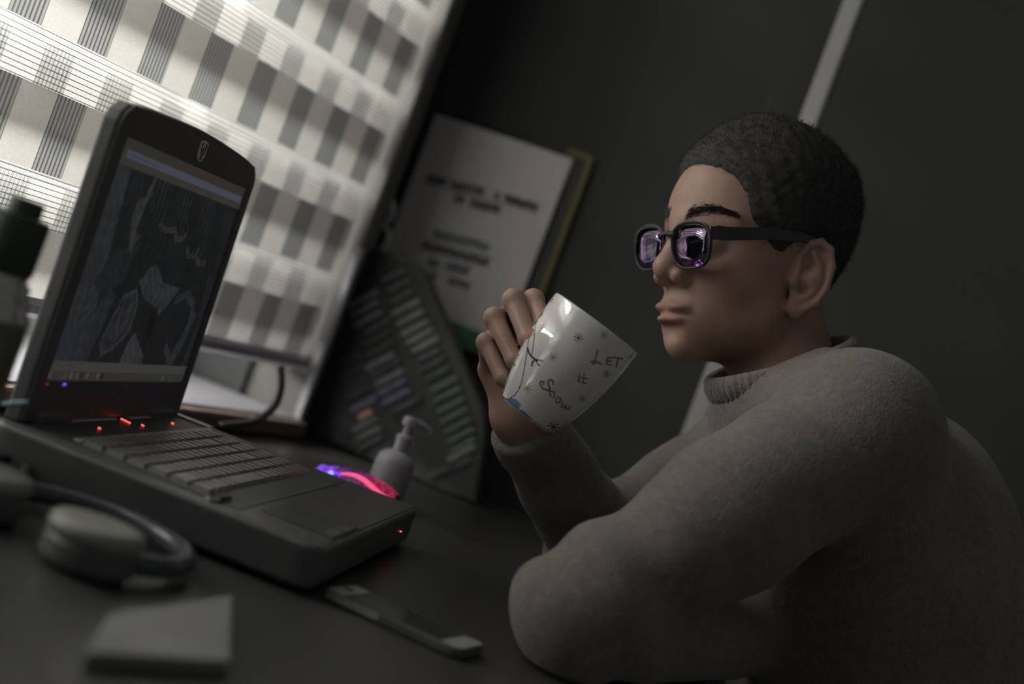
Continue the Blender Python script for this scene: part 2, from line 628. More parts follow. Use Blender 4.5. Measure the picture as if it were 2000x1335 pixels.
leg_me = MB().add([(-.0016, -.0004, 0), (.0016, -.0004, 0), (.0016, .0004, 0), (-.0016, .0004, 0), (-.0016, .0014, 0), (-.0004, .0014, 0), (-.0004, .0026, 0), (-.0016, .0026, 0)],
                  [(0, 1, 2, 3), (4, 5, 6, 7)]).mesh('legend')
leg_me.materials.append(M_REDDIM)
for r, row in enumerate(rows):
    a = .0155
    seq = row + ['gap', 1, 1, 1]
    for w in seq:
        if w == 'gap':
            a += .004
            continue
        ko = bpy.data.objects.new('key', key_mesh(w))
        COL.objects.link(ko); ko.parent = LAP
        ko.location = (a + w * U1 / 2, -(.0585 + .0187 * r), BT + .0006)
        lg = bpy.data.objects.new('legend', leg_me)
        COL.objects.link(lg); lg.parent = ko
        lg.location = (-w * U1 / 2 + .0055, .002, .00415)
        a += w * U1
# touchpad with its buttons
MB().prism(rrect(.036, -.2475, .126, -.199, .003), BT + .0008, BT + .0014, 'xy').build('touchpad', mat('pad_black', (.10, .10, .10), .3), LAP)
MB().box((.036, -.262, BT + .0006), (.0795, -.2485, BT + .0026), bev=.001).build('touchpad_button', M_BLK, LAP)
MB().box((.0825, -.262, BT + .0006), (.126, -.2485, BT + .0026), bev=.001).build('touchpad_button', M_BLK, LAP)
MB().box((.068, -.2625, BT + .0026), (.094, -.2610, BT + .0034)).build('chrome_accent', M_CHROME, LAP)
MB().tube([(-.004, -.166, BT + .001), (.004, -.1715, BT + .0025), (.018, -.1735, BT + .0028), (.030, -.1735, BT + .002)], .0022, 8).build('chrome_accent', M_CHROME, LAP)
# lid
LID = empty('lid', (0, 0, BT)); LID.parent = LAP
LID.rotation_euler = (-LTILT, 0, 0)
lidp = [(.004, 0), (.386, 0), (.386, .250), (.381, .259), (.371, .2665), (.330, .2705), (.250, .2735), (.195, .2745), (.14, .2735), (.06, .2705), (.020, .2665), (.009, .259), (.004, .250)]
soften(MB().prism(lidp, .0005, .014).build('lid_shell', M_LAPTOP, LID), .0025, 2)
SU0, SU1, SV0, SV1 = .028, .367, .0355, .2415
bz = MB()
bz.prism([(.006, .002), (SU0, .002), (SU0, SV1 + .0), (SU0, .268), (.021, .265), (.011, .258), (.006, .249)], -.0016, .0006)
bz.prism([(SU1, .002), (.384, .002), (.384, .249), (.379, .258), (.369, .265), (SU1, .2655)], -.0016, .0006)
bz.prism([(SU0, .002), (SU1, .002), (SU1, SV0), (SU0, SV0)], -.0016, .0006)
bz.prism([(SU0, SV1), (SU1, SV1), (SU1, .2655), (.330, .2690), (.250, .2720), (.195, .2730), (.14, .2720), (.06, .2690), (SU0, .2660)], -.0016, .0006)
soften(bz.build('bezel', M_BLK, LID), .0005, 1)
MB().box((.03, -.006, -.004), (.10, .014, .010), bev=.004).build('hinge', M_BLK, LID)
MB().box((.29, -.006, -.004), (.36, .014, .010), bev=.004).build('hinge', M_BLK, LID)


def screen_cols(u, v):
    n = len(u)
    c = np.zeros((n, 3))
    c[:] = (.0085, .0095, .0105)
    # dark wood with thin pale trunks
    up_ = np.clip((v - .12) / .10, 0, 1)
    tr_ = (np.sin(u * 620 + np.sin(v * 31) * 2.2) * .5 + .5) ** 9 + .8 * (np.sin(u * 1130 + np.sin(v * 43 + 1) * 2.6) * .5 + .5) ** 12
    c += (tr_ * up_ * (.5 + .5 * np.sin(u * 97 + v * 60)))[:, None] * np.array([.014, .018, .021])

    def paint(mask, col, k=1.0):
        c[mask] = c[mask] * (1 - k) + np.array(col) * k
    paint(in_poly(u, v, [(.028, .222), (.060, .222), (.074, .14), (.096, .052), (.028, .052)]), (.027, .029, .033))
    paint(in_poly(u, v, [(.060, .12), (.096, .105), (.125, .13), (.135, .16), (.10, .155), (.074, .14)]), (.013, .016, .019))
    paint(in_poly(u, v, [(.030, .09), (.06, .085), (.078, .06), (.082, .052), (.03, .052)]), (.020, .027, .034))
    paint(in_poly(u, v, [(.086, .10), (.10, .118), (.118, .112), (.11, .08), (.10, .052), (.088, .052)]), (.017, .024, .029))
    # pale standing trunk with a forked top
    paint(in_poly(u, v, [(.095, .190), (.101, .200), (.108, .197), (.112, .205), (.116, .216), (.121, .222), (.124, .217), (.121, .208), (.126, .205), (.122, .200), (.117, .196), (.118, .186), (.114, .172), (.120, .160), (.117, .150), (.108, .160), (.100, .172)]), (.036, .037, .038))
    paint(in_poly(u, v, [(.118, .170), (.128, .166), (.122, .158), (.124, .142), (.119, .150)]), (.024, .024, .026))
    # curled pale strokes
    for pts in ([(.165, .181), (.185, .178), (.205, .181)], [(.208, .180), (.217, .173), (.232, .174), (.238, .179)], [(.254, .168), (.263, .161), (.281, .162), (.286, .168)], [(.288, .162), (.30, .156), (.318, .158)]):
        paint(seg_d(u, v, pts) < .0028, (.030, .029, .030))
    # low rounded hill shape
    paint(in_poly(u, v, [(.160, .128), (.172, .140), (.186, .146), (.20, .143), (.218, .132), (.245, .130), (.27, .130), (.262, .118), (.248, .108), (.237, .101), (.228, .106), (.205, .110), (.185, .114)]), (.030, .034, .037))
    paint(in_poly(u, v, [(.185, .135), (.20, .138), (.215, .127), (.205, .118), (.19, .122)]), (.036, .039, .042))
    # tilted plate on the left with a rim
    plate = [(.118, .070), (.135, .112), (.162, .120), (.174, .108), (.176, .082), (.150, .066), (.128, .060)]
    paint(in_poly(u, v, plate), (.019, .021, .023))
    paint(seg_d(u, v, plate + plate[:1]) < .002, (.030, .033, .036))
    paint(in_poly(u, v, [(.130, .076), (.140, .104), (.150, .096), (.155, .108), (.166, .110), (.166, .084), (.148, .072)]), (.026, .027, .029))
    paint(in_poly(u, v, [(.176, .052), (.182, .072), (.192, .083), (.202, .076), (.214, .071), (.232, .060), (.236, .052)]), (.034, .037, .040))
    paint(in_poly(u, v, [(.214, .104), (.236, .10), (.232, .074), (.222, .072)]), (.005, .006, .007))
    ring = [(.272, .118), (.30, .125), (.325, .115), (.335, .090), (.325, .068), (.305, .060), (.285, .070)]
    paint(seg_d(u, v, ring) < .0045, (.022, .028, .032))
    paint(in_poly(u, v, [(.30, .052), (.315, .075), (.335, .110), (.345, .105), (.33, .072), (.322, .052)]), (.025, .027, .028))
    paint(in_poly(u, v, [(.342, .150), (.367, .145), (.367, .052), (.350, .052), (.352, .10)]), (.015, .018, .020))
    c *= (1 + .28 * np.sin(u * 210 + 3 * np.sin(v * 95)) * np.sin(v * 240 + 2.4 * np.sin(u * 130)) + .12 * np.sin(u * 800 + v * 500))[:, None]
    # window title, blue bar
    paint(v > .219, (.050, .047, .040))
    paint((v > .2335), (.042, .038, .033))
    paint((v > .2345) & (u > .17) & (u < .33), (.050, .037, .030))
    paint((v > .2262) & (v < .2325) & (u > .042) & (u < .362), (.080, .092, .120))
    txt = (np.sin(u * 2600) + np.sin(u * 1700 + 1)) > .2
    paint((v > .2280) & (v < .2306) & (u > .046) & (u < .125) & txt, (.035, .040, .050))
    # lower bars
    paint(v < .0525, (.060, .061, .054))
    paint(v < .0440, (.040, .040, .033))
    paint((v > .0475) & (v < .0498) & (((u > .036) & (u < .050)) | ((u > .058) & (u < .076))) & txt, (.032, .032, .029))
    for i, (uu, cc) in enumerate([(.034, .10), (.055, .05), (.066, .07), (.078, .10), (.091, .09), (.100, .015), (.113, .08), (.126, .05), (.137, .09), (.147, .012), (.306, .08), (.327, .05)]):
        paint((abs(u - uu) < .0026) & (abs(v - .0400) < .0025), (cc * .95, cc, cc * .9))
    return c


sme, su, sv = grid_mesh('screen', 300, 190, lambda a, b: (SU0 + (SU1 - SU0) * a, np.full(a.shape, .0003), SV0 + (SV1 - SV0) * b))
color_attr(sme, screen_cols(SU0 + (SU1 - SU0) * su, SV0 + (SV1 - SV0) * sv))
scr = mesh_obj('screen', sme, emit_vcol('screen_picture', .55, .05, .4), LID)
# emblem above the screen, maker letters below it
em = empty('emblem', (.203, -.0018, .2570)); em.parent = LID
M_EMB = mat('emblem_silver', (.85, .85, .82), .35, 1.0)
MB().prism([(-.0105, .0075), (-.004, .0095), (.004, .0095), (.0105, .0075), (.0100, -.004), (.0062, -.0085), (0, -.0105), (-.0062, -.0085), (-.0100, -.004)], -.0006, .0006).build('shield', M_EMB, em)
eb = MB()
for sx in (-1, 1):
    eb.prism([(sx * .0078, .0052), (sx * .0064, .0060), (sx * .0004, -.0080), (sx * .0014, -.0084)], -.0010, -.0005)
    eb.prism([(sx * .0076, .0052), (sx * .0030, .0076), (sx * .0026, .0066), (sx * .0066, .0044)], -.0010, -.0005)
eb.prism([(0, .0050), (.0012, .0004), (0, -.0045), (-.0012, .0004)], -.0010, -.0005)
eb.build('shield_mark', M_BLKG, em)
lt = MB()
y0 = -.0022
for pts in ([(0, 0), (.0012, .0050), (.0040, .0050), (.0030, 0)], [(.0040, .0050), (.0065, .0050), (.0056, 0)], [(.0078, 0), (.0105, 0), (.0110, .0024), (.0086, .0026), (.0092, .0050), (.0118, .0050)], [(.0132, 0), (.0142, .0050)]):
    lt.tube([(x, 0, z) for x, z in pts], .0004, 6)
lo_ = lt.build('maker_letters', mat('letter_grey', (.22, .22, .22), .4), LID)
lo_.location = (.195, -.0019, .0225)
MB().box((.0275, -.0024, .0325), (.0315, -.0014, .0337)).build('charge_light', mat('dim_red_light', (.2, .02, .02), .4, emit=(.9, .08, .10), es=.22), LID)
MB().box((.0620, -.0024, .0318), (.0670, -.0014, .0340)).build('power_light', M_BLUEL, LID)

# ------------------------------------------------------------------ mouse
MP = lap_world(.478, .176)
MO = empty('gaming_mouse', tuple(MP), LYAW)
tag(MO, 'black gaming mouse glowing purple and pink beside the laptop', 'mouse')


def dome(t, a, grow=0.0):
    """t along the length 0..1, a across -1..1 ; returns xyz"""
    L, Wd, H = .112, .064, .039
    wd = Wd / 2 * (0.86 + .14 * np.cos((t - .75) * 5.2)) * np.clip(1 - np.abs(2 * t - 1) ** 5, .02, 1) ** .5 + grow
    hh = H * np.clip(1 - (np.abs(t - .60) / .62) ** 2.3, 0.02, 1) ** .62 + grow
    th = a * math.pi / 2
    y = wd * np.sign(np.sin(th)) * np.abs(np.sin(th)) ** .75
    zz = hh * np.abs(np.cos(th)) ** .8
    return (t - .5) * L, y, zz + .002


me, u_, v_ = grid_mesh('shell', 40, 40, lambda a, b: dome(a, b * 2 - 1))
mesh_obj('shell', me, M_BLKG, MO, True)
MB().prism(rrect(-.054, -.030, .054, .030, .02), .0, .004, 'xy').build('sole', M_BLK, MO)


def glow_cols(t, a):
    pur = np.array([.26, .045, 1.0]); pink = np.array([1.0, .05, .20]); mag = np.array([.34, .03, .42])
    k = np.clip((t - .30) / .45, 0, 1)[:, None]
    mid = np.clip(1 - np.abs(t - .52) / .22, 0, 1)[:, None]
    c = pur * (1 - k) + pink * k
    c = c * (1 - mid * .75) + mag * mid * .30
    n1 = np.sin(t * 90 + np.sin(a * 23) * 3) * np.sin(a * 37 + t * 20) * .5 + .5
    return c * (.18 + .9 * n1[:, None] ** 2)


gm = emit_vcol('mouse_glow', 1.0, .02, .2)
for (t0, t1, a0, a1, nm, s) in ((.05, .36, -.66, -.03, 'button_glow', 1.5), (.05, .33, .04, .6, 'button_glow', .8), (.38, .97, -.66, .55, 'back_glow', .55)):
    me, u_, v_ = grid_mesh(nm, 40, 30, lambda a, b: dome(t0 + (t1 - t0) * a, a0 + (a1 - a0) * b, .0007))
    color_attr(me, glow_cols(t0 + (t1 - t0) * u_, a0 + (a1 - a0) * v_) * s)
    mesh_obj(nm, me, gm, MO, True)
pts = []
for i in range(16):
    t = .42 + .50 * i / 15
    x, y, zz = dome(np.array([t]), np.array([-.40 + .08 * math.sin(i * .35)]), .0006)
    pts.append((x[0], y[0], zz[0]))
MB().tube(pts, [.0014 + .0018 * math.sin(math.pi * (i + .5) / 16) for i in range(16)], 8).build('light_strip', mat('pink_strip', (.5, .05, .1), .3, emit=(1.0, .12, .30), es=.9), MO, True)
pts = []
for i in range(8):
    x, y, zz = dome(np.array([.27 + .16 * i / 7]), np.array([-.44 - .03 * math.sin(i)]), .0006)
    pts.append((x[0], y[0], zz[0]))
MB().tube(pts, .0018, 8).build('light_strip', mat('violet_strip', (.1, .05, .4), .3, emit=(.28, .06, 1.0), es=.9), MO, True)
MB().lathe([(.0001, -.003), (.0055, -.0026), (.0066, 0), (.0055, .0026), (.0001, .003)], 20, ax=Matrix.Translation((-.032, 0, .0285)) @ Matrix.Rotation(math.pi / 2, 4, 'X')).build('scroll_wheel', mat('wheel_glow', (.05, .05, .3), .3, emit=(.20, .10, 1.0), es=.6), MO, True)
x, y, zz = dome(np.array([.33]), np.array([-.45]), .001)
MB().lathe([(.0001, .0028), (.0022, .0022), (.0034, .0), (.0022, -.0022), (.0001, -.0028)], 14, (x[0], y[0], zz[0])).build('thumb_light', mat('blue_white_light', (.3, .4, .8), .3, emit=(.32, .40, 1.0), es=1.2), MO, True)

# ------------------------------------------------------------------ white pump bottle
pb = at(768, 915, 1.84)
PB = empty('pump_bottle', (pb[0], pb[1], .75))
tag(PB, 'white plastic pump bottle standing behind the glowing mouse', 'bottle')
M_BOT = mat('bottle_white', (.42, .41, .44), .4)
zt = pb[2] - .75
hb = zt + .022
MB().lathe([(.0001, 0), (.021, 0), (.023, .003), (.0232, hb * .3), (.0232, hb * .72), (.0215, hb * .86), (.016, hb * .95), (.009, hb), (.0001, hb)], 36).build('body', M_BOT, PB, True)
MB().lathe([(.0085, hb - .002), (.0085, hb + .012), (.0095, hb + .012), (.0095, hb + .018), (.005, hb + .020), (.0045, hb + .034), (.0001, hb + .034)], 24).build('collar', M_BOT, PB, True, 40)
hd = MB().lathe([(.0001, hb + .031), (.0085, hb + .031), (.009, hb + .036), (.008, hb + .041), (.0001, hb + .042)], 24)
hd.tube([(0, 0, hb + .037), (.012, .003, hb + .0372), (.022, .006, hb + .035), (.026, .007, hb + .031)], [.0048, .0042, .0036, .003], 10)
hd.build('pump_head', M_BOT, PB, True, 50)

# ------------------------------------------------------------------ dark panel with columns of slats
PS = 2.02
PAN = empty('slatted_panel', (0, 0, 0), RZ)
tag(PAN, 'tall dark panel carrying four columns of dull slats beside the paper', 'panel')
poly = [on_back(px, py, PS) for px, py in [(714, 488), (735, 486), (815, 515), (832, 535), (945, 800), (948, 850), (922, 1000)]]
zb0 = .752
poly = [(a_, max(b_, zb0 + .001 * k_)) for k_, (a_, b_) in enumerate(reversed(poly), 1)][::-1]
poly = poly + [(poly[-1][0] + .02, zb0), (on_back(572, 900, PS)[0], zb0), (on_back(578, 865, PS)[0], max(zb0 + .004, on_back(578, 865, PS)[1])), on_back(700, 512, PS)]
soften(MB().prism(poly, PS, PS + .022, 'yz').build('panel_board', mat('panel_black', (.06, .06, .062), .5), PAN), .004, 2)
SL = {k: mat('slat_' + k, c, .45, var=.2, vscale=60) for k, c in dict(grey=(.30, .30, .31), dim=(.13, .13, .14), green=(.13, .185, .15), dgreen=(.075, .10, .088), lilac=(.25, .24, .36), dark=(.075, .08, .085), warm=(.85, .50, .36)).items()}


def zpx(x, y):
    return 560 + x / 2.383, 460 + y / 2.383


def slat(cx, cy, half, kind, hgt=.0042):
    px, py = zpx(cx, cy)
    ex, ey = .885 * half / 2.383, -.465 * half / 2.383
    y0, z0 = on_back(px - ex, py - ey, PS)
    y1, z1 = on_back(px + ex, py + ey, PS)
    if min(z0, z1) < .758: return
    d = Vector((0, y1 - y0, z1 - z0)); L = d.length; d.normalize()
    n = Vector((-1, 0, 0)); t = n.cross(d)
    m = Matrix((n, d, t)).transposed().to_4x4()
    m.translation = Vector((PS, (y0 + y1) / 2, (z0 + z1) / 2))
    MB().box((-.002, -L / 2, -hgt), (.005, L / 2, hgt), m, bev=.0015).build('slat', SL[kind], PAN)


seqR = [(500, 190, 'dim'), (520, 238, 'dim'), (541, 286, 'dim'), (560, 334, 'grey'), (580, 382, 'grey'), (600, 430, 'grey'), (622, 470, 'grey'), (648, 508, 'grey'), (664, 555, 'dim'), (682, 600, 'dgreen'),
        (702, 645, 'dgreen'), (738, 692, 'green'), (752, 740, 'green'), (766, 790, 'green'), (782, 838, 'green'), (798, 886, 'green'), (812, 930, 'green'), (822, 976, 'green'), (818, 1012, 'grey'), (815, 1060, 'dim')]
for x, y, kd in seqR: slat(x, y, 72 if kd != 'dim' else 58, kd)
for x, y, kd in [(358, 296, 'grey'), (362, 342, 'grey'), (380, 388, 'grey'), (425, 425, 'dim'), (420, 480, 'dgreen'), (440, 530, 'dgreen'), (436, 585, 'grey'), (462, 618, 'dim'), (478, 662, 'grey'), (495, 704, 'lilac'), (512, 750, 'lilac'), (560, 792, 'dim')]:
    slat(x, y, 74, kd)
for x, y, kd in [(282, 590, 'dark'), (296, 640, 'dark'), (330, 735, 'dark'), (362, 785, 'lilac'), (366, 880, 'grey'), (380, 922, 'grey'), (394, 964, 'dim'), (386, 1010, 'dim')]:
    slat(x, y, 66, kd)
slat(368, 832, 34, 'warm')
for x, y, kd in [(225, 960, 'dark'), (240, 1006, 'dim'), (262, 1050, 'dim'), (285, 1090, 'dim')]:
    slat(x, y, 56, kd)
for x, y, kd in [(712, 1100, 'dim'), (730, 1150, 'dim'), (750, 1190, 'dim')]:
    slat(x, y, 56, kd)

# ------------------------------------------------------------------ printed sheet and folder on the back wall
PSH = empty('printed_sheet', (0, 0, 0), RZ)
tag(PSH, 'white printed sheet with dark, green and blue lines pinned on the back wall', 'paper')
SX = BS - .016
yL, zL = on_back(846, 236, SX); yR, zR = on_back(1124, 297, SX)
zT = (zL + zR) / 2; zB = zT - .305
vs, fs = [], []
for i in range(13):
    t = i / 12
    yv = yL + (yR - yL) * t
    b = .004 * math.sin(math.pi * t)
    vs += [(SX - b, yv, zT), (SX - b - .002, yv, (zT + zB) / 2), (SX - b, yv, zB), (SX - b + .0012, yv, zT), (SX - b - .0008, yv, (zT + zB) / 2), (SX - b + .0012, yv, zB)]
for i in range(12):
    o = i * 6; q = o + 6
    for a, b in ((0, 1), (1, 2)):
        fs.append((o + a, o + b, q + b, q + a)); fs.append((o + 3 + a, q + 3 + a, q + 3 + b, o + 3 + b))
MB().add(vs, fs).build('sheet', mat('paper_white', (.80, .775, .76), .7, var=.03, vscale=12), PSH, True)
INK = {k: mat('ink_' + k, c, .8) for k, c in dict(black=(.03, .03, .03), green=(.12, .22, .12), blue=(.05, .13, .19), band=(.10, .24, .15)).items()}
Z7 = 1402 / 420.0


def ink_line(p0, p1, kind, h=.0062):
    a = on_back(760 + p0[0] / Z7, 220 + p0[1] / Z7, SX - .007)
    b = on_back(760 + p1[0] / Z7, 220 + p1[1] / Z7, SX - .007)
    L = a[0] - b[0]
    n = max(3, int(abs(L) / .0075))
    mb = MB()
    for i in range(n):
        if random.random() < .06: continue
        t0, t1 = (i + .08) / n, (i + .86) / n
        ya, yb2 = a[0] + (b[0] - a[0]) * t0, a[0] + (b[0] - a[0]) * t1
        z0 = a[1] + (b[1] - a[1]) * t0
        k = random.choice((0, 1, 2))
        w = (yb2 - ya)
        mb.box((SX - .0072, min(ya, ya + w * .3), z0 - h), (SX - .0068, max(ya, ya + w * .3), z0 + h))
        if k != 1: mb.box((SX - .0072, min(ya, yb2), z0 + h * .35), (SX - .0068, max(ya, yb2), z0 + h))
        if k != 2: mb.box((SX - .0072, min(ya, yb2), z0 - h), (SX - .0068, max(ya, yb2), z0 - h * .35))
        if k: mb.box((SX - .0072, min(yb2, yb2 - w * .3), z0 - h), (SX - .0068, max(yb2, yb2 - w * .3), z0 + h))
    mb.build('print_line', INK[kind], PSH)


ink_line((250, 425), (625, 520), 'black'); ink_line((690, 535), (970, 622), 'black')
ink_line((425, 555), (730, 632), 'black')
ink_line((290, 785), (655, 875), 'green'); ink_line((215, 858), (655, 975), 'black')
ink_line((255, 965), (330, 985), 'blue'); ink_line((375, 990), (530, 1030), 'blue')
ink_line((265, 1050), (335, 1075), 'black', .0050); ink_line((385, 1085), (530, 1135), 'black', .0050)
MB().box((SX - .0068, yR, zB), (SX - .0058, yL, zB + .030)).build('green_band', INK['band'], PSH)
FO = empty('folder', (0, 0, 0), RZ)
tag(FO, 'dark folder with an olive edge showing behind the printed sheet', 'folder')
y2, z2 = on_back(1152, 312, BS - .008)
y3, _ = on_back(1095, 480, BS - .008)
MB().box((BS - .009, y2 - .0, zB + .03), (BS - .001, yL - .02, z2), bev=.001).build('cover', mat('folder_black', (.035, .036, .036), .5), FO)
M_OLV = mat('olive_edge', (.20, .18, .055), .6)
MB().box((BS - .012, y2 - .006, zB + .03), (BS - .001, y2 + .002, z2 + .004), bev=.001).build('edging', M_OLV, FO)
MB().box((BS - .012, y2, z2 - .002), (BS - .001, y2 + .035, z2 + .006), bev=.001).build('edging', M_OLV, FO)
# scissors hanging left of the sheet
sc0 = on_back(748, 412, 2.10)
SCI = empty('scissors', (0, 0, 0), RZ)
tag(SCI, 'pale handled scissors hanging between the blind and the printed sheet', 'scissors')
M_SCI = mat('scissor_handle', (.75, .74, .74), .4)
for k_, (oy, oz) in enumerate(((0, 0), (-.006, -.040))):
    pts = [(2.10 + .004 * k_, sc0[0] + oy + .015 * math.cos(a), sc0[1] + oz + .020 * math.sin(a)) for a in np.linspace(0, 2 * math.pi, 22)[:-1]]
    MB().tube(pts, .0042, 8, closed=True).build('handle_loop', M_SCI, SCI, True)
MB().prism([(sc0[0] - .004, sc0[1] - .055), (sc0[0] + .004, sc0[1] - .055), (sc0[0] + .003, sc0[1] - .13), (sc0[0], sc0[1] - .15), (sc0[0] - .003, sc0[1] - .13)], 2.101, 2.104, 'yz').build('blade', M_CHROME, SCI)
MB().tube([(2.10, sc0[0] + .002, sc0[1] - .015), (2.102, sc0[0] + .0, sc0[1] - .06)], .005, 8).build('shank', M_SCI, SCI, True)
MB().tube([(2.098, sc0[0], sc0[1] + .014), (2.15, sc0[0], sc0[1] + .018)], .002, 8).build('hook', M_CHROME, SCI)

# added pale strip between blind and panel, coloured as the lit casing edge
py0, pz0 = on_back(585, 800, 1.96); py1, pz1 = on_back(680, 560, 1.96)
EDGE_STRIP = empty('lit_casing_edge', (0, 0, 0), RZ)
tag(EDGE_STRIP, 'slim pale strip added for the lit casing edge between the blind and the slatted panel', 'lit_edge')
MB().box((1.955, (py0 + py1) / 2 - .006, .752), (1.967, (py0 + py1) / 2 + .006, 1.02), bev=.002).build('lit_edge', mat('lit_edge_grey', (.40, .38, .41), .4, metal=.3), EDGE_STRIP)
MB().box((1.948, (py0 + py1) / 2 - .012, .751), (1.974, (py0 + py1) / 2 + .012, .757), bev=.002).build('foot_plate', M_BLK, EDGE_STRIP)


# ------------------------------------------------------------------ implicit surfaces (for the person)
def smin(a, b, k):
    h = np.maximum(k - np.abs(a - b), 0) / k
    return np.minimum(a, b) - h * h * k * .25


def smax(a, b, k):
    return -smin(-a, -b, k)


def ell(p, c, r):
    q = p - np.asarray(c, np.float32)
    r = np.asarray(r, np.float32)
    k0 = np.sqrt(((q / r) ** 2).sum(1)) + 1e-9
    k1 = np.sqrt(((q / (r * r)) ** 2).sum(1)) + 1e-9
    return k0 * (k0 - 1) / k1


def cone(p, a, b, ra, rb):
    a = np.asarray(a, np.float32); b = np.asarray(b, np.float32)
    d = b - a
    t = np.clip(((p - a) @ d) / float(d @ d), 0, 1)
    q = p - a - t[:, None] * d
    return np.sqrt((q * q).sum(1)) - (ra + (rb - ra) * t)


def chain(p, pts, rs, k):
    d = None
    for i in range(len(pts) - 1):
        e = cone(p, pts[i], pts[i + 1], rs[i], rs[i + 1])
        d = e if d is None else smin(d, e, k)
    return d


def surface_nets(groups, combine, lo, hi, h):
    """groups: list of (fn, centre, radius); combine: list of arrays (None where far) -> field"""
    B = 8
    lo = np.asarray(lo, float); hi = np.asarray(hi, float)
    nb = np.ceil((hi - lo) / (B * h)).astype(int)
    N = nb * B + 1
    gi = np.stack(np.meshgrid(*[np.arange(n) for n in nb], indexing='ij'), -1).reshape(-1, 3)
    cen = lo + (gi + .5) * B * h
    hd_ = B * h * .8661

    def evaluate(pts, mask):
        vals = [g[0](pts) if m else None for g, m in zip(groups, mask)]
        return combine(vals, pts)
    near = np.stack([np.linalg.norm(cen - np.asarray(g[1]), axis=1) < g[2] + hd_ + .05 for g in groups], 1)
    codes = near @ (1 << np.arange(len(groups)))
    active = np.zeros(len(gi), bool)
    for code in np.unique(codes):
        if code == 0: continue
        idx = np.where(codes == code)[0]
        mask = [bool(code >> i & 1) for i in range(len(groups))]
        d = evaluate(cen[idx].astype(np.float32), mask)
        active[idx] = np.abs(d) < hd_ * 1.3 + .003
    keys, verts, edges = [], [], []
    off = np.stack(np.meshgrid(*[np.arange(B + 1)] * 3, indexing='ij'), -1).reshape(-1, 3)

    def key(i):
        return (i[..., 0].astype(np.int64) * (N[1] + 2) + i[..., 1]) * (N[2] + 2) + i[..., 2]
    for code in np.unique(codes[active]):
        mask = [bool(code >> i & 1) for i in range(len(groups))]
        ids = np.where(active & (codes == code))[0]
        for c0 in range(0, len(ids), 300):
            sel = ids[c0:c0 + 300]
            g0 = gi[sel] * B
            pi = g0[:, None, :] + off[None]
            pts = (lo + pi.reshape(-1, 3) * h).astype(np.float32)
            d = evaluate(pts, mask).reshape(len(sel), B + 1, B + 1, B + 1)
            sg = d < 0
            cs = np.zeros((len(sel), B, B, B), np.int8)
            for dx in (0, 1):
                for dy in (0, 1):
                    for dz in (0, 1):
                        cs += sg[:, dx:B + dx, dy:B + dy, dz:B + dz]
            w = np.argwhere((cs > 0) & (cs < 8))
            if len(w):
                b0 = w[:, 0]
                acc = np.zeros((len(w), 3)); cnt = np.zeros(len(w))
                for ax in range(3):
                    o1, o2 = [q_ for q_ in range(3) if q_ != ax]
                    for da in (0, 1):
                        for db in (0, 1):
                            i0 = w[:, 1:].copy(); i0[:, o1] += da; i0[:, o2] += db
                            i1 = i0.copy(); i1[:, ax] += 1
                            f0 = d[b0, i0[:, 0], i0[:, 1], i0[:, 2]]; f1 = d[b0, i1[:, 0], i1[:, 1], i1[:, 2]]
                            x = (f0 < 0) != (f1 < 0)
                            acc[x, ax] += (f0 / np.where(x, f0 - f1, 1))[x]
                            acc[x, o1] += da; acc[x, o2] += db
                            cnt += x
                gidx = g0[b0] + w[:, 1:]
                keys.append(key(gidx)); verts.append(lo + (gidx + acc / cnt[:, None]) * h)
            for ax in range(3):
                s1 = [slice(None)] + [slice(0, B)] * 3; s1[1 + ax] = slice(1, B + 1)
                s0v = sg[:, :B, :B, :B]
                x = s0v != sg[tuple(s1)]
                w = np.argwhere(x)
                if len(w):
                    edges.append((np.full(len(w), ax), g0[w[:, 0]] + w[:, 1:], s0v[x]))
    keys = np.concatenate(keys); verts = np.concatenate(verts)
    o = np.argsort(keys); keys = keys[o]; verts = verts[o]
    faces = []
    for ax_, gidx, s in edges:
        ax = ax_[0]
        o1, o2 = (ax + 1) % 3, (ax + 2) % 3
        quad = []
        for da, db in ((0, 0), (-1, 0), (-1, -1), (0, -1)):
            q = gidx.copy(); q[:, o1] += da; q[:, o2] += db
            kk = key(q)
            p = np.clip(np.searchsorted(keys, kk), 0, len(keys) - 1)
            quad.append(np.where(keys[p] == kk, p, -1))
        q = np.stack(quad, 1)
        q[~s] = q[~s][:, ::-1]
        faces.append(q[(q >= 0).all(1)])
    return verts, np.concatenate(faces)


def np_mesh(name, v, f):
    me = bpy.data.meshes.new(name)
    me.vertices.add(len(v)); me.vertices.foreach_set('co', v.astype(np.float32).ravel())
    me.loops.add(f.size); me.loops.foreach_set('vertex_index', f.astype(np.int32).ravel())
    me.polygons.add(len(f))
    me.polygons.foreach_set('loop_start', np.arange(0, f.size, f.shape[1], dtype=np.int32))
    me.update(calc_edges=True)
    me.validate()
    return me


# ------------------------------------------------------------------ head (x forward, y left, z up, origin between the ears)
HY, HP, HR = 3.6973, 0.1893, 0.1795
HPOS = np.array([0.1991, 1.5965, 1.1292])


def rot(y, p, r):
    cy, sy, cp, sp, cr_, sr = math.cos(y), math.sin(y), math.cos(p), math.sin(p), math.cos(r), math.sin(r)
    return (np.array([[cy, -sy, 0], [sy, cy, 0], [0, 0, 1]]) @ np.array([[cp, 0, sp], [0, 1, 0], [-sp, 0, cp]])
            @ np.array([[1, 0, 0], [0, cr_, -sr], [0, sr, cr_]]))


HRM = rot(HY, HP, HR)


def h2w(p):
    return np.asarray(p) @ HRM.T + HPOS


def w2h(p):
    return ((p - HPOS.astype(np.float32)) @ HRM.astype(np.float32)).astype(np.float32)


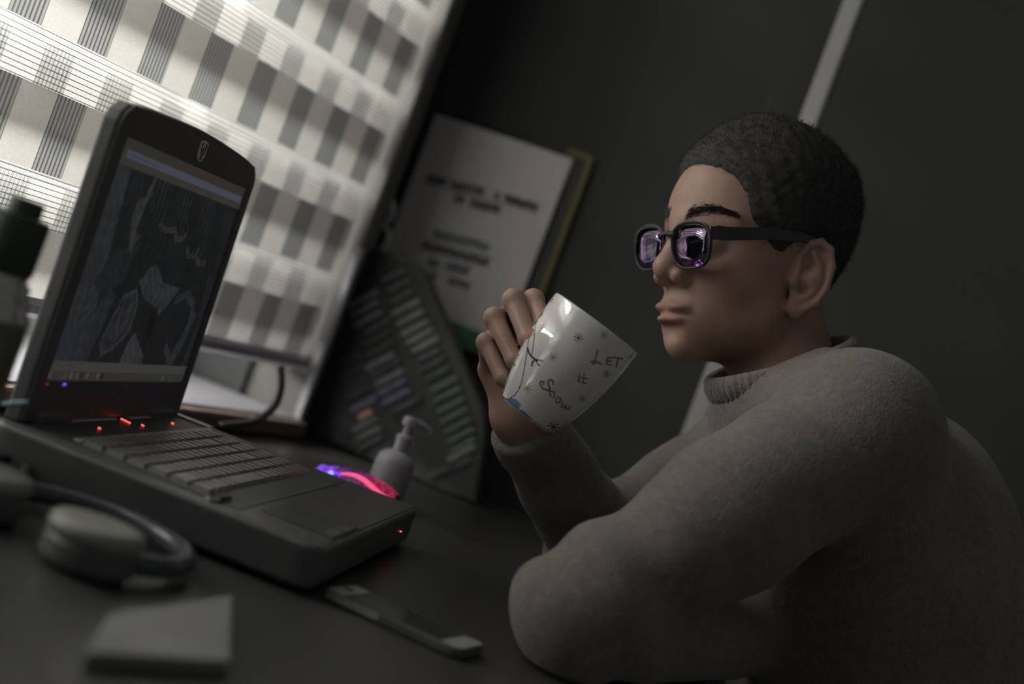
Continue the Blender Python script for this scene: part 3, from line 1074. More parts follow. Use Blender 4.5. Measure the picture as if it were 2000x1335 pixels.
EAR_C = np.array([-.012, .0745, -.0075]); EAR_A = math.radians(30); EAR_T = math.radians(-8)
EYE = (.0735, .0315, .0160)


def ear_sdf(p):
    q = p - EAR_C.astype(np.float32)
    ca, sa = math.cos(EAR_A), math.sin(EAR_A)
    x = q[:, 0] * ca - q[:, 1] * -sa * -1
    # turn about z so that the rear of the ear stands off the skull
    x = q[:, 0] * ca - q[:, 1] * sa
    y = q[:, 0] * sa + q[:, 1] * ca
    z = q[:, 2]
    ct, st_ = math.cos(EAR_T), math.sin(EAR_T)
    x, z = x * ct - z * st_, x * st_ + z * ct
    e = np.stack([x / 1.10, y / 1.13, z / 1.22], 1)
    d = ell(e, (-.001, -.001, .002), (.0170, .0048, .0290))
    d = smin(d, ell(e, (.0045, -.001, -.0245), (.0085, .0050, .0095)), .006)
    d = smax(d, -ell(e, (.001, .0055, .006), (.0128, .0058, .0200)), .003)
    hx = [(.010, .004), (.0125, .016), (.0075, .0265), (-.003, .0305), (-.0125, .026), (-.0175, .013), (-.0168, -.004), (-.0105, -.0175), (-.002, -.024)]
    hel = chain(e, [(a, .0035, b) for a, b in hx], [.0022, .0030, .0034, .0034, .0034, .0032, .0030, .0030, .0035], .002)
    d = smin(d, hel, .003)
    ax = [(.001, .021), (-.0065, .012), (-.0085, .001), (-.0065, -.009), (.001, -.0155)]
    d = smin(d, chain(e, [(a, .0022, b) for a, b in ax], [.0026, .003, .0032, .003, .0032], .002), .003)
    d = smax(d, -ell(e, (.0030, .0045, -.0030), (.0080, .0095, .0105)), .0025)
    d = smin(d, ell(e, (.0125, .0025, -.0045), (.0042, .0036, .0060)), .003)
    d = smin(d, cone(e, (.006, -.010, 0), (-.003, -.001, 0), .011, .008), .006)
    return d * 1.13


def head_sdf(p, ears=True):
    q = p.copy(); q[:, 1] = np.abs(q[:, 1])
    d = ell(q, (-.008, 0, .050), (.097, .0755, .090))
    d = smin(d, ell(q, (.032, 0, .046), (.0570, .0540, .0560)), .022)
    d = smin(d, ell(q, (.036, 0, -.020), (.0530, .0545, .0620)), .025)
    d = smin(d, ell(q, (.034, 0, -.060), (.0480, .0460, .0340)), .022)
    d = smin(d, ell(q, (.010, .043, -.044), (.020, .016, .026)), .025)
    d = smin(d, ell(q, (.0705, 0, -.0810), (.0205, .0205, .0175)), .020)
    d = smin(d, ell(q, (.0680, 0, -.050), (.0275, .0280, .0260)), .018)
    d = smin(d, ell(q, (.0480, .0440, -.010), (.0240, .0170, .0180)), .020)
    d = smin(d, cone(q, (.0880, .006, .0370), (.0620, .046, .0360), .0080, .0070), .014)
    d = smax(d, -ell(q, (.0985, .0315, .0145), (.0170, .0165, .0110)), .013)
    # nose
    d = smin(d, cone(q, (.0865, 0, .036), (.1035, 0, -.005), .0080, .0098), .012)
    d = smin(d, ell(q, (.1050, 0, -.0115), (.0120, .0112, .0105)), .009)
    d = smin(d, ell(q, (.0950, .0135, -.0180), (.0120, .0080, .0092)), .005)
    d = smax(d, -ell(q, (.0995, .0075, -.0285), (.0068, .0044, .0048)), .003)
    # mouth
    d = smin(d, ell(q, (.0914, .0080, -.0472), (.0096, .0160, .0054)), .006)
    d = smin(d, ell(q, (.0925, .0, -.0598), (.0092, .0185, .0062)), .006)
    d = smax(d, -cone(q, (.1010, 0, -.0292), (.1045, 0, -.0400), .0022, .0024), .004)
    d = smax(d, -cone(q, (.1040, 0, -.0538), (.0875, .0260, -.0550), .0016, .0010), .003)
    d = smax(d, -ell(q, (.1015, 0, -.0710), (.0085, .0190, .0046)), .012)
    # crease from the nose to the mouth corner
    d = smax(d, -cone(q, (.0945, .0215, -.0180), (.0880, .0330, -.0440), .0012, .0010), .008)
    # lids
    d = smin(d, ell(q, EYE, (.0140, .0145, .0138)), .006)
    d = smax(d, -cone(q, (.0930, .0235, .0155), (.0865, .0430, .0165), .0022, .0016), .0025)
    d = smax(d, -cone(q, (.0930, .0225, .0225), (.0850, .0460, .0245), .0010, .0008), .003)
    if ears:
        d = smin(d, ear_sdf(q), .006)
    return d


# ------------------------------------------------------------------ body (world coordinates)
NECK_T = h2w((-.034, 0, -.030)); NECK_B = np.array([.278, 1.585, 1.030])
CC = np.array([.262, 1.566, 1.044]); CAX = np.array([-.60, -.04, .80]); CAX /= np.linalg.norm(CAX)
SH_L = np.array([.318, 1.405, 1.012]); EL_L = np.array([.124, 1.275, .795]); WR_L = np.array([.275, 1.430, .800])
SH_R = np.array([.295, 1.735, .955]); EL_R = at(1165, 1075, 1.615); EL_R[2] = max(EL_R[2], .802)
WR_R = at(1018, 815, 1.505)
MCP = [at(1012, 640, 1.517), at(990, 655, 1.519), at(970, 685, 1.514), at(958, 722, 1.505)]
PIP = [at(1042, 585, 1.482), at(1003, 585, 1.474), at(966, 620, 1.472), at(949, 668, 1.474)]
DIP = [at(1061, 632, 1.462), at(1031, 662, 1.448), at(1004, 702, 1.446), at(982, 738, 1.452)]
TIP = [at(1072, 655, 1.478), at(1050, 690, 1.466), at(1026, 728, 1.464), at(1002, 758, 1.468)]


def hand_r(p):
    d = None
    for i in range(4):
        r = (.0092, .0094, .0090, .0080)[i]
        m = cone(p, WR_R + (np.array([-.014, .0, 0]) * (i - 1.5) * -.5), MCP[i], .0170, .0118)
        d = m if d is None else smin(d, m, .016)
    th0 = WR_R + np.array([.012, -.012, .012]); th1 = at(1058, 715, 1.500); th2 = at(1078, 660, 1.497); th3 = at(1084, 628, 1.492)
    d = smin(d, chain(p, [th0, th1, th2, th3], [.016, .0125, .0105, .0085], .004), .010)
    for i in range(4):
        r = (.0092, .0094, .0090, .0080)[i]
        f = chain(p, [MCP[i], PIP[i], DIP[i], TIP[i]], [r * 1.2, r * 1.02, r * .90, r * .76], .0035)
        f = smin(f, ell(p, PIP[i], (r * 1.10,) * 3), .003)
        d = smin(d, f, .0035)
    return d


def hand_l(p):
    w = WR_L; d = cone(p, w, w + np.array([.05, .05, -.004]), .020, .017)
    d = smin(d, cone(p, w, w + np.array([.035, .065, -.004]), .018, .016), .012)
    for i in range(4):
        a = w + np.array([.056 - .008 * i, .046 + .009 * i, -.002])
        dr = np.array([.75, .62, -.18]) * (1, 1.1, 1.02, .84)[i]
        d = smin(d, chain(p, [a, a + dr * .034, a + dr * .056 + np.array([0, 0, -.008]), a + dr * .068 + np.array([0, 0, -.018])], [.0098, .009, .008, .0065], .003), .004)
    return smin(d, chain(p, [w + np.array([.01, .02, .01]), w + np.array([.03, .055, .018]), w + np.array([.052, .075, .012])], [.014, .011, .008], .004), .008)


def f_head(p): return head_sdf(w2h(p))


def f_trunk(p):
    d = cone(p, NECK_T, NECK_B, .046, .052)
    d = smin(d, cone(p, h2w((-.004, 0, -.052)), (NECK_B + np.array([-.004, 0, -.02])), .026, .042), .02)
    d = smin(d, cone(p, SH_L + np.array([.01, 0, -.01]), SH_R, .045, .045), .02)
    d = smin(d, cone(p, NECK_B + np.array([.02, 0, -.03]), (.52, 1.575, .64), .050, .100), .03)
    return d


def f_armr(p):
    d = chain(p, [SH_R, EL_R, WR_R], [.048, .036, .0265], .01)
    return smin(d, hand_r(p), .012)


def f_arml(p):
    d = chain(p, [SH_L, EL_L, WR_L], [.050, .036, .0265], .01)
    return smin(d, hand_l(p), .012)


def comb(vals, pts):
    d = None
    for v, k in zip(vals, (.02, .02, .012, .012)):
        if v is None: continue
        d = v if d is None else smin(d, v, k)
    return d


G = [(f_head, h2w((0, 0, .015)), .17), (f_trunk, (.38, 1.56, .87), .42), (f_armr, (SH_R + WR_R) / 2 * .5 + EL_R * .5, .30), (f_arml, (SH_L + EL_L + WR_L) / 3, .27)]
P = empty('person', (.45, 1.57, .45))
tag(P, 'person in a grey knit sweater resting elbows on the desk, raising a mug', 'person')


def to_local(me):
    me.transform(Matrix.Translation((-.45, -1.57, -.45)))


v, f = surface_nets(G, comb, (-.06, 1.24, .52), (.68, 1.86, 1.36), .0019)
me = np_mesh('body', v, f)
hl = w2h(v.astype(np.float32))
ay = np.abs(hl[:, 1])
skin = np.tile(np.array([.43, .275, .215]), (len(v), 1))
dlip = np.minimum(np.sqrt(((hl[:, 0] - .098) / .013) ** 2 + ((ay - .007) / .0185) ** 2 + ((hl[:, 2] + .0475) / .0052) ** 2),
                  np.sqrt(((hl[:, 0] - .098) / .013) ** 2 + (ay / .0215) ** 2 + ((hl[:, 2] + .0600) / .0062) ** 2))
kl = np.clip((1.15 - dlip) / .3, 0, 1)[:, None]
skin = skin * (1 - kl) + np.array([.38, .19, .165]) * kl
kc = np.exp(-(((hl[:, 0] - .07) / .03) ** 2 + ((ay - .045) / .025) ** 2 + ((hl[:, 2] + .012) / .025) ** 2))[:, None]
skin = skin * (1 - .18 * kc) + np.array([.50, .25, .19]) * .18 * kc
kr = np.exp(-(((hl[:, 0] - .108) / .015) ** 2 + (ay / .014) ** 2 + ((hl[:, 2] + .012) / .014) ** 2))[:, None]
skin = skin * (1 - .15 * kr) + np.array([.52, .25, .19]) * .15 * kr
color_attr(me, skin)
to_local(me)
M_SKIN = mat('skin', (.47, .3, .23), .48, .4, sss=.12, var=.10, vscale=45, bump=.18, bscale=700, vcol='col')
mesh_obj('body', me, M_SKIN, P, True)

# hair
HAIRLINE = [(.13, .100), (.095, .0985), (.080, .0955), (.066, .084), (.060, .068), (.056, .048), (.042, .032), (.036, .026), (.027, .017), (.016, .017), (.011, .024), (.004, .031), (-.012, .037),
            (-.030, .032), (-.040, .008), (-.044, -.022), (-.060, -.048), (-.14, -.058), (-.14, .22), (.13, .22)]


def poly_sd(x, z, poly):
    d = seg_d(x, z, poly + poly[:1])
    return np.where(in_poly(x, z, poly), -d, d)


def f_hair(p):
    q = w2h(p)
    th = .0045 + .0145 * np.clip((q[:, 2] - .01) / .09, 0, 1) ** 1.3
    th = th * (1 - .62 * np.clip((q[:, 0] - .015) / .07, 0, 1))
    n = (np.sin(q[:, 0] * 310 + np.sin(q[:, 1] * 170) * 1.5) * np.sin(q[:, 1] * 260 + q[:, 2] * 140) + .6 * np.sin(q[:, 0] * 620 + q[:, 2] * 450 + q[:, 1] * 530)) * .0008
    ps = poly_sd(q[:, 0], q[:, 2] + np.abs(q[:, 1]) * .05, HAIRLINE) + .0012 * np.sin(q[:, 1] * 700) * np.sin(q[:, 2] * 500)
    th = th * np.clip(.12 - ps / .022, .12, 1)
    d = head_sdf(q, False) - th + n
    return smax(d, ps.astype(np.float32), .004)


hv, hf = surface_nets([(f_hair, h2w((-.01, 0, .04)), .17)], lambda a, p: a[0], h2w((-.01, 0, .03)) - .17, h2w((-.01, 0, .03)) + .17, .0024)
hme = np_mesh('hair', hv, hf)
to_local(hme)
M_HAIR = mat('hair_black', (.055, .053, .051), .7, .2, var=.3, vscale=150, bump=.5, bscale=350)
HO = mesh_obj('hair', hme, M_HAIR, P, True)


def grad(fn, p, e=.0006):
    g = np.stack([fn(p + np.eye(3, dtype=np.float32)[i] * e) - fn(p - np.eye(3, dtype=np.float32)[i] * e) for i in range(3)], 1)
    return g / (np.linalg.norm(g, axis=1, keepdims=True) + 1e-9)


def blades(p, d, L, w, name, m, parent, local=True):
    """thin tapered hairs: roots p, unit directions d"""
    n = len(p)
    side = np.cross(d, rng.normal(size=(n, 3))); side /= np.linalg.norm(side, axis=1, keepdims=True) + 1e-9
    side2 = np.cross(d, side)
    L = np.asarray(L).reshape(-1, 1)
    base_ = [p + side * w, p - side * w * .5 + side2 * w * .87, p - side * w * .5 - side2 * w * .87]
    mid = [b + d * L * .55 for b in base_]
    tip = p + d * L
    vs = np.stack(base_ + mid + [tip], 1).reshape(-1, 3)
    o = (np.arange(n) * 7)[:, None, None]
    fq = np.array([[0, 1, 4], [0, 4, 3], [1, 2, 5], [1, 5, 4], [2, 0, 3], [2, 3, 5], [3, 4, 6], [4, 5, 6], [5, 3, 6]])[None] + o
    me_ = np_mesh(name, vs, fq.reshape(-1, 3))
    if local: to_local(me_)
    return mesh_obj(name, me_, m, parent, True)


sel = rng.choice(len(hv), 9000, replace=False)
hp = hv[sel].astype(np.float32)
hn = grad(f_hair, hp)
hq = w2h(hp)
flow = np.stack([.35 + .0 * hq[:, 0], hq[:, 1] * 6, -.6 + .8 * np.clip(hq[:, 2] / .1, 0, 1)], 1) @ HRM.T
dirs = hn * .75 + flow * .7 + rng.normal(size=hn.shape) * .25
dirs /= np.linalg.norm(dirs, axis=1, keepdims=True)
hs = blades(hp - hn * .001, dirs, rng.uniform(.003, .008, len(hp)), .00022, 'hair_strands', M_HAIR, HO)
tag(hs, kind='stuff')

# eyebrows
for sy in (1, -1):
    t = rng.uniform(0, 1, 620)
    k = rng.normal(0, 1, 620) * .42
    bx = .0985 - .0285 * t - .004 * t * t
    by = .0125 + .0400 * t
    bz_ = .0420 + .0085 * np.sin(t * 2.3) - .005 * t * t + k * .0085 * (1 - .60 * t)
    pl = np.stack([bx, sy * by, bz_], 1).astype(np.float32)
    for _ in range(6):
        dd = head_sdf(pl, False)
        pl = pl - grad(lambda a: head_sdf(a, False), pl) * dd[:, None]
    nn = grad(lambda a: head_sdf(a, False), pl)
    dl = nn * .35 + np.stack([-.45 * np.ones(620), sy * .85 * np.ones(620), .35 - .75 * t - k * .25], 1) + rng.normal(size=nn.shape) * .12
    dl /= np.linalg.norm(dl, axis=1, keepdims=True)
    blades(h2w(pl - nn * .0004), dl @ HRM.T, rng.uniform(.005, .0085, 620), .00022, 'eyebrow', M_HAIR, P)

# eyes
for sy in (1, -1):
    n1, n2 = 40, 28
    gx = Vector((.94, 0, -.30)).normalized()

    def eyefn(a, b):
        th = a * 2 * math.pi; ph = b * math.pi
        x = np.cos(ph); y = np.sin(ph) * np.cos(th); zz = np.sin(ph) * np.sin(th)
        cb = math.atan2(-gx.z, gx.x)
        X = x * math.cos(cb) + zz * math.sin(cb); Zq = -x * math.sin(cb) + zz * math.cos(cb)
        pw = h2w(np.stack([EYE[0] + .0128 * X, sy * EYE[1] + .0128 * y, EYE[2] + .0128 * Zq], 1))
        return pw[:, 0], pw[:, 1], pw[:, 2]
    eme, eu, ev = grid_mesh('eyeball', n1, n2, eyefn)
    cc = np.tile(np.array([.55, .52, .50]), (len(eu), 1))
    cc[ev * math.pi < .46] = (.03, .018, .012)
    cc[ev * math.pi < .18] = (.004, .004, .004)
    color_attr(eme, cc); to_local(eme)
    mesh_obj('eyeball', eme, mat('eye', (.5, .5, .5), .1, .5, vcol='col'), P, True)


# ------------------------------------------------------------------ sweater
def fold(p, a, b, amp, fr, tw=3.0):
    a = np.asarray(a, np.float32); b = np.asarray(b, np.float32)
    d = (b - a) / np.linalg.norm(b - a)
    t = (p - a) @ d
    q = (p - a) - t[:, None] * d
    w = q @ np.array([.5, .6, .62], np.float32)
    return amp * np.sin(t * fr + np.sin(w * 60) * tw * .5 + w * 22)


def f_sw_trunk(p):
    d = cone(p, CC - CAX * .055, SH_L + np.array([0, .02, .002]), .082, .068)
    d = smin(d, cone(p, CC - CAX * .055, SH_R + np.array([0, -.02, .0]), .080, .062), .03)
    d = smin(d, ell(p, (.40, 1.56, .90), (.135, .195, .16)), .05)
    d = smin(d, cone(p, (.42, 1.50, .86), (.53, 1.51, .60), .13, .15), .05)
    d = smin(d, cone(p, (.42, 1.62, .86), (.53, 1.63, .60), .13, .15), .05)
    d = d + fold(p, (.3, 1.5, 1.05), (.5, 1.55, .6), .0022, 38)
    return d


CUFF_R = WR_R + (EL_R - WR_R) * .10


def f_sw_armr(p):
    d = chain(p, [SH_R, EL_R + np.array([.0, 0, .006]), CUFF_R], [.064, .050, .036], .02)
    w = np.clip(1 - np.linalg.norm(p - EL_R, axis=1) / .11, 0, 1)
    d = d + fold(p, EL_R, WR_R, .0016, 70) + w * fold(p, EL_R, WR_R, .0045, 120, 4)
    ax = (EL_R - WR_R) / np.linalg.norm(EL_R - WR_R)
    t = (p - CUFF_R) @ ax.astype(np.float32)
    ring = np.abs(t - .012)
    d = d - .0025 * np.exp(-(ring / .012) ** 2)
    return smax(d, (-t - .012).astype(np.float32), .006)


def f_sw_arml(p):
    d = chain(p, [SH_L, SH_L * .5 + EL_L * .5 + np.array([0, 0, .004]), EL_L + np.array([.004, 0, .003]), WR_L], [.070, .061, .052, .040], .025)
    w = np.clip(1 - np.linalg.norm(p - EL_L - np.array([.01, 0, .02]), axis=1) / .13, 0, 1)
    w2 = np.clip(1 - np.linalg.norm(p - SH_L - np.array([-.07, 0, -.02]), axis=1) / .12, 0, 1)
    return d + fold(p, SH_L, EL_L, .0020, 36) + w * fold(p, SH_L, EL_L, .0075, 85, 3) + w2 * fold(p, SH_L, EL_L, .004, 55, 2)


GS = [(f_sw_trunk, (.43, 1.56, .84), .40), (f_sw_armr, (SH_R + WR_R) / 2 * .5 + EL_R * .5, .33), (f_sw_arml, (SH_L + EL_L + WR_L) / 3, .30)]


def comb_desk(vals, pts):
    d = None
    for v_ in vals:
        if v_ is None: continue
        d = v_ if d is None else smin(d, v_, .03)
    nk = cone(pts, CC - CAX * .02, CC + CAX * .09, .064, .070)
    d = smax(d, -nk, .008)
    # sleeves flatten where they rest on the desk top
    inset = (pts[:, 0] * OUT[0] + pts[:, 1] * OUT[1]) > .222
    dk_ = .7515 - pts[:, 2]
    return np.where(inset, np.maximum(d, dk_), d)


sv_, sf_ = surface_nets(GS, comb_desk, (-.08, 1.20, .46), (.78, 1.90, 1.16), .0030)
sme2 = np_mesh('sweater', sv_, sf_)
to_local(sme2)


def knit_mat(name, c0, c1, sc):
    m = bpy.data.materials.new(name); m.use_nodes = True
    nt = m.node_tree; b = nt.nodes['Principled BSDF']
    b.inputs['Roughness'].default_value = .9
    b.inputs['Specular IOR Level'].default_value = .15
    b.inputs['Sheen Weight'].default_value = .25
    b.inputs['Sheen Roughness'].default_value = .6
    tc = nt.nodes.new('ShaderNodeTexCoord')
    vo = nt.nodes.new('ShaderNodeTexVoronoi'); vo.inputs['Scale'].default_value = sc
    nt.links.new(tc.outputs['Object'], vo.inputs['Vector'])
    nz = nt.nodes.new('ShaderNodeTexNoise'); nz.inputs['Scale'].default_value = 130; nz.inputs['Detail'].default_value = 6
    nt.links.new(tc.outputs['Object'], nz.inputs['Vector'])
    nz2 = nt.nodes.new('ShaderNodeTexNoise'); nz2.inputs['Scale'].default_value = 420; nz2.inputs['Detail'].default_value = 3
    nt.links.new(tc.outputs['Object'], nz2.inputs['Vector'])
    ad = nt.nodes.new('ShaderNodeMath'); ad.operation = 'MULTIPLY_ADD'; ad.inputs[1].default_value = .6
    nt.links.new(nz2.outputs['Fac'], ad.inputs[0]); nt.links.new(nz.outputs['Fac'], ad.inputs[2])
    mr = nt.nodes.new('ShaderNodeMapRange'); mr.inputs['From Min'].default_value = .55; mr.inputs['From Max'].default_value = 1.05
    nt.links.new(ad.outputs[0], mr.inputs['Value'])
    nt.links.new(mixcol(nt, mr.outputs['Result'], c0, c1), b.inputs['Base Color'])
    bp = nt.nodes.new('ShaderNodeBump'); bp.inputs['Strength'].default_value = .55; bp.inputs['Distance'].default_value = .0012
    inv = nt.nodes.new('ShaderNodeMath'); inv.operation = 'SUBTRACT'; inv.inputs[0].default_value = 1
    nt.links.new(vo.outputs['Distance'], inv.inputs[1])
    nt.links.new(inv.outputs[0], bp.inputs['Height'])
    nt.links.new(bp.outputs['Normal'], b.inputs['Normal'])
    return m


M_KNIT = knit_mat('sweater_knit', (.153, .140, .125), (.232, .212, .190), 420)
SW = mesh_obj('sweater', sme2, M_KNIT, P, True)
# ribbed collar
na = CAX
nx = np.cross(na, [0, 1, 0]); nx /= np.linalg.norm(nx); ny = np.cross(na, nx)
cv, cf = [], []
NR = 240
prof = [(.072, -.018), (.0775, -.009), (.0790, .001), (.0770, .010), (.0725, .0140), (.0675, .011), (.0660, .0), (.065, -.018)]
for i in range(NR):
    a = 2 * math.pi * i / NR
    rib = .0011 * math.sin(a * 60)
    for (r, hh) in prof:
        q = CC + na * (hh + .004) + (nx * math.cos(a) * 1.0 + ny * math.sin(a)) * (r + (rib if r > .068 else 0))
        cv.append(q)
npf = len(prof)
for i in range(NR):
    for j in range(npf):
        i2, j2 = (i + 1) % NR, (j + 1) % npf
        cf.append((i * npf + j, i2 * npf + j, i2 * npf + j2, i * npf + j2))
cme = np_mesh('collar', np.array(cv), np.array(cf)); to_local(cme)
mesh_obj('collar', cme, M_KNIT, SW, True)

# ------------------------------------------------------------------ mug
MB_C = at(1027, 814, 1.43); MR_C = at(1166, 630, 1.43)
mz = MR_C - MB_C; MH = np.linalg.norm(mz); mz = mz / MH
vd = ray(1097, 722); vd = vd / np.linalg.norm(vd)
mz = mz - vd * (mz @ vd) * 0.9; mz /= np.linalg.norm(mz)
mxx = np.cross(vd, mz); mxx /= np.linalg.norm(mxx); my = np.cross(mz, mxx)
MUG = empty('mug', tuple(MB_C))
MUG.rotation_euler = Matrix((Vector(mxx), Vector(my), Vector(mz))).transposed().to_euler()
tag(MUG, 'white ceramic mug printed with a snowman and snowflakes, held by its handle', 'mug')
PXM = 1.43 / F_PX


def mug_r(t):
    return (60 + 40 * (1 - (1 - t) ** 2.4)) * PXM


EU, EV = np.array([.798, .602]), np.array([.602, -.798])


def mug_cols(x, y, zz):
    """print on the outer wall; picture coordinates of the flat artwork"""
    n = len(x)
    c = np.tile(np.array([.74, .735, .71]), (n, 1))
    front = y < .004
    ex, ez = x / PXM, zz / PXM
    X = (1027 + ex * EU[0] + ez * EV[0] - 900) * 3.813
    Y = (814 + ex * EU[1] + ez * EV[1] - 530) * 3.813

    def paint(m, col, k=1.0):
        m = m & front
        c[m] = c[m] * (1 - k) + np.array(col) * k
    paint(in_poly(X, Y, [(285, 950), (350, 955), (385, 935), (425, 950), (455, 985), (440, 1020), (480, 1035), (530, 1085), (470, 1130), (400, 1080), (330, 1010)]), (.13, .27, .48))
    paint(in_poly(X, Y, [(285, 950), (330, 960), (345, 985), (330, 1010), (300, 985)]), (.30, .45, .62))

    def flake(cx, cy, r, col, arms=8):
        for i in range(arms):
            a = math.pi * 2 * i / arms + .25
            paint(seg_d(X, Y, [(cx, cy), (cx + r * math.cos(a), cy + r * math.sin(a))]) < 3.2, col)
            paint(np.hypot(X - cx - r * math.cos(a), Y - cy - r * math.sin(a)) < 4.6, col)
    flake(658, 205, 28, (.10, .11, .20)); flake(797, 287, 33, (.34, .32, .16)); flake(608, 430, 32, (.26, .06, .06))
    flake(872, 500, 33, (.10, .09, .09)); flake(690, 640, 29, (.30, .31, .28)); flake(503, 868, 33, (.38, .29, .11))
    flake(400, 1010, 30, (.07, .13, .28)); flake(1055, 480, 30, (.32, .32, .30)); flake(1080, 760, 26, (.25, .24, .22))
    flake(1265, 635, 26, (.25, .24, .22)); flake(690, 1150, 40, (.08, .08, .10)); flake(1000, 1010, 28, (.30, .30, .28)); flake(900, 940, 26, (.3, .3, .28))
    ink = (.045, .04, .04)
    X = X - 16
    # snowman outline, arm, buttons
    paint(seg_d(X, Y, [(492, 495), (486, 560), (478, 620), (468, 690), (455, 760), (440, 830), (418, 880), (390, 918), (355, 943), (320, 947), (285, 944)]) < 3.4, ink)
    paint(seg_d(X, Y, [(484, 575), (495, 605), (515, 634), (540, 656), (570, 664), (597, 664)]) < 7, ink)
    paint(seg_d(X, Y, [(540, 656), (560, 682), (572, 702)]) < 6.5, ink)
    paint(seg_d(X, Y, [(536, 660), (522, 680), (518, 702)]) < 6, ink)
    for bx_, by_ in ((442, 537), (412, 622), (386, 695)):
        paint(((X - bx_) / 8) ** 2 + ((Y - by_) / 13) ** 2 < 1, ink)
    # scarf, face, hat
    sc = ((X - 492) * .83 - (Y - 463) * .55) ** 2 / 44 ** 2 + ((X - 492) * .55 + (Y - 463) * .83) ** 2 / 30 ** 2
    paint(sc < 1.25, ink); paint(sc < 1.0, (.50, .20, .085))
    paint(seg_d(X, Y, [(470, 480), (500, 440)]) < 4, (.66, .36, .20))
    for pts in ([(505, 410), (530, 375), (548, 340)], [(520, 620), (545, 385), (556, 350)], [(500, 400), (525, 350), (545, 332), (558, 340), (548, 372), (520, 410)]):
        paint(seg_d(X, Y, pts) < 3.2, ink)
    paint(in_poly(X, Y, [(552, 330), (570, 290), (590, 270), (600, 290), (585, 330), (568, 342)]), (.55, .42, .17))
    paint(seg_d(X, Y, [(552, 330), (570, 290), (590, 270), (600, 290), (585, 330), (568, 342), (552, 330)]) < 3, ink)
    paint(in_poly(X, Y, [(588, 262), (602, 240), (616, 235), (612, 262), (598, 282)]), (.33, .16, .06))
    X = X + 16
    # lettering
    brown = (.16, .12, .10)
    for pts in ([(1010, 590), (1000, 640), (985, 690), (965, 672), (985, 665), (1040, 690)],
                [(1085, 640), (1075, 690)], [(1085, 640), (1115, 645)], [(1080, 665), (1108, 668)], [(1075, 690), (1108, 694)],
                [(1130, 640), (1195, 650)], [(1162, 646), (1150, 708)],
                [(880, 775), (872, 815), (886, 822)], [(915, 765), (905, 825), (925, 828)], [(895, 788), (938, 795)]):
        paint(seg_d(X, Y, pts) < 6.5, brown)
    paint(np.hypot(X - 884, Y - 758) < 6, brown)
    S_ = [(690, 835), (688, 812), (668, 802), (652, 815), (655, 840), (668, 865), (650, 880), (615, 868), (594, 838), (600, 815), (622, 818), (618, 838)]
    paint(seg_d(X, Y, S_) < 6.5, (.18, .13, .09))
    for pts in ([(672, 920), (662, 880), (690, 890), (700, 905), (695, 935)],
                [(720, 930), (708, 950), (718, 972), (738, 968), (745, 945), (730, 930), (720, 930)],
                [(758, 965), (752, 1000), (768, 1010), (782, 985), (782, 1015), (800, 1020), (815, 1000)]):
        paint(seg_d(X, Y, pts) < 6, (.18, .13, .09))
    return c


NA, NT = 520, 250
th = np.linspace(0, 2 * math.pi, NA, endpoint=False)
prof_m = [(.0001, .004), (mug_r(0) * .80, .003), (mug_r(0) * .86, .0), (mug_r(0) * .96, .0008), (mug_r(0) * 1.0, .003)]
ts = np.linspace(.03, .985, NT)
prof_m += [(mug_r(t), t * MH) for t in ts]
prof_m += [(mug_r(1) - .0004, MH - .0004), (mug_r(1) - .0013, MH), (mug_r(1) - .0024, MH - .0006)]
prof_m += [(mug_r(t) - .0031, t * MH) for t in np.linspace(.97, .08, 24)]
prof_m += [(mug_r(.05) * .6, .0075), (.0001, .007)]
pr = np.array(prof_m)
mv = np.stack([pr[:, 0][:, None] * np.cos(th), pr[:, 0][:, None] * np.sin(th), np.repeat(pr[:, 1][:, None], NA, 1)], -1).reshape(-1, 3)
ii, jj = np.meshgrid(np.arange(len(pr) - 1), np.arange(NA), indexing='ij')
j2 = (jj + 1) % NA
mf = np.stack([ii * NA + jj, ii * NA + j2, (ii + 1) * NA + j2, (ii + 1) * NA + jj], -1).reshape(-1, 4)
mme = np_mesh('cup', mv, mf)
cols = np.tile(np.array([.74, .735, .71]), (len(mv), 1))
i0, i1 = 4 * NA, (5 + NT) * NA
cols[i0:i1] = mug_cols(mv[i0:i1, 0], mv[i0:i1, 1], mv[i0:i1, 2])
color_attr(mme, cols)
mesh_obj('cup', mme, mat('glazed_ceramic', (.74, .735, .71), .06, 1.0, vcol='col', coat=1.0), MUG, True)
hp_ = []
hdir = np.array([-.66, .75, 0])
for t, o_ in ((.80, -.003), (.83, .012), (.80, .026), (.70, .034), (.55, .036), (.40, .034), (.29, .027), (.23, .014), (.22, -.003)):
    rr_ = mug_r(t) + o_
    hp_.append((hdir[0] * rr_, hdir[1] * rr_, t * MH))
# smooth the handle path
hp2 = []
for i in range(len(hp_) - 1):
    p0, p1, p2, p3 = [np.array(hp_[max(0, min(len(hp_) - 1, i + k))]) for k in (-1, 0, 1, 2)]
    for t in np.linspace(0, 1, 5)[:-1]:
        hp2.append(.5 * ((2 * p1) + (-p0 + p2) * t + (2 * p0 - 5 * p1 + 4 * p2 - p3) * t * t + (-p0 + 3 * p1 - 3 * p2 + p3) * t ** 3))
hp2.append(np.array(hp_[-1]))
MB().tube(hp2, .0052, 12).build('handle', mat('glazed_white', (.74, .735, .71), .09, .5, coat=.3), MUG, True)

# ------------------------------------------------------------------ glasses
GL = empty('glasses', tuple(HPOS))
GL.rotation_euler = Matrix([list(r) for r in HRM]).to_euler()
tag(GL, 'dark framed glasses with lilac reflecting lenses worn on the face', 'glasses')
GZ = .0100       # lens centre height
GXC = .1045      # front plane at the bridge


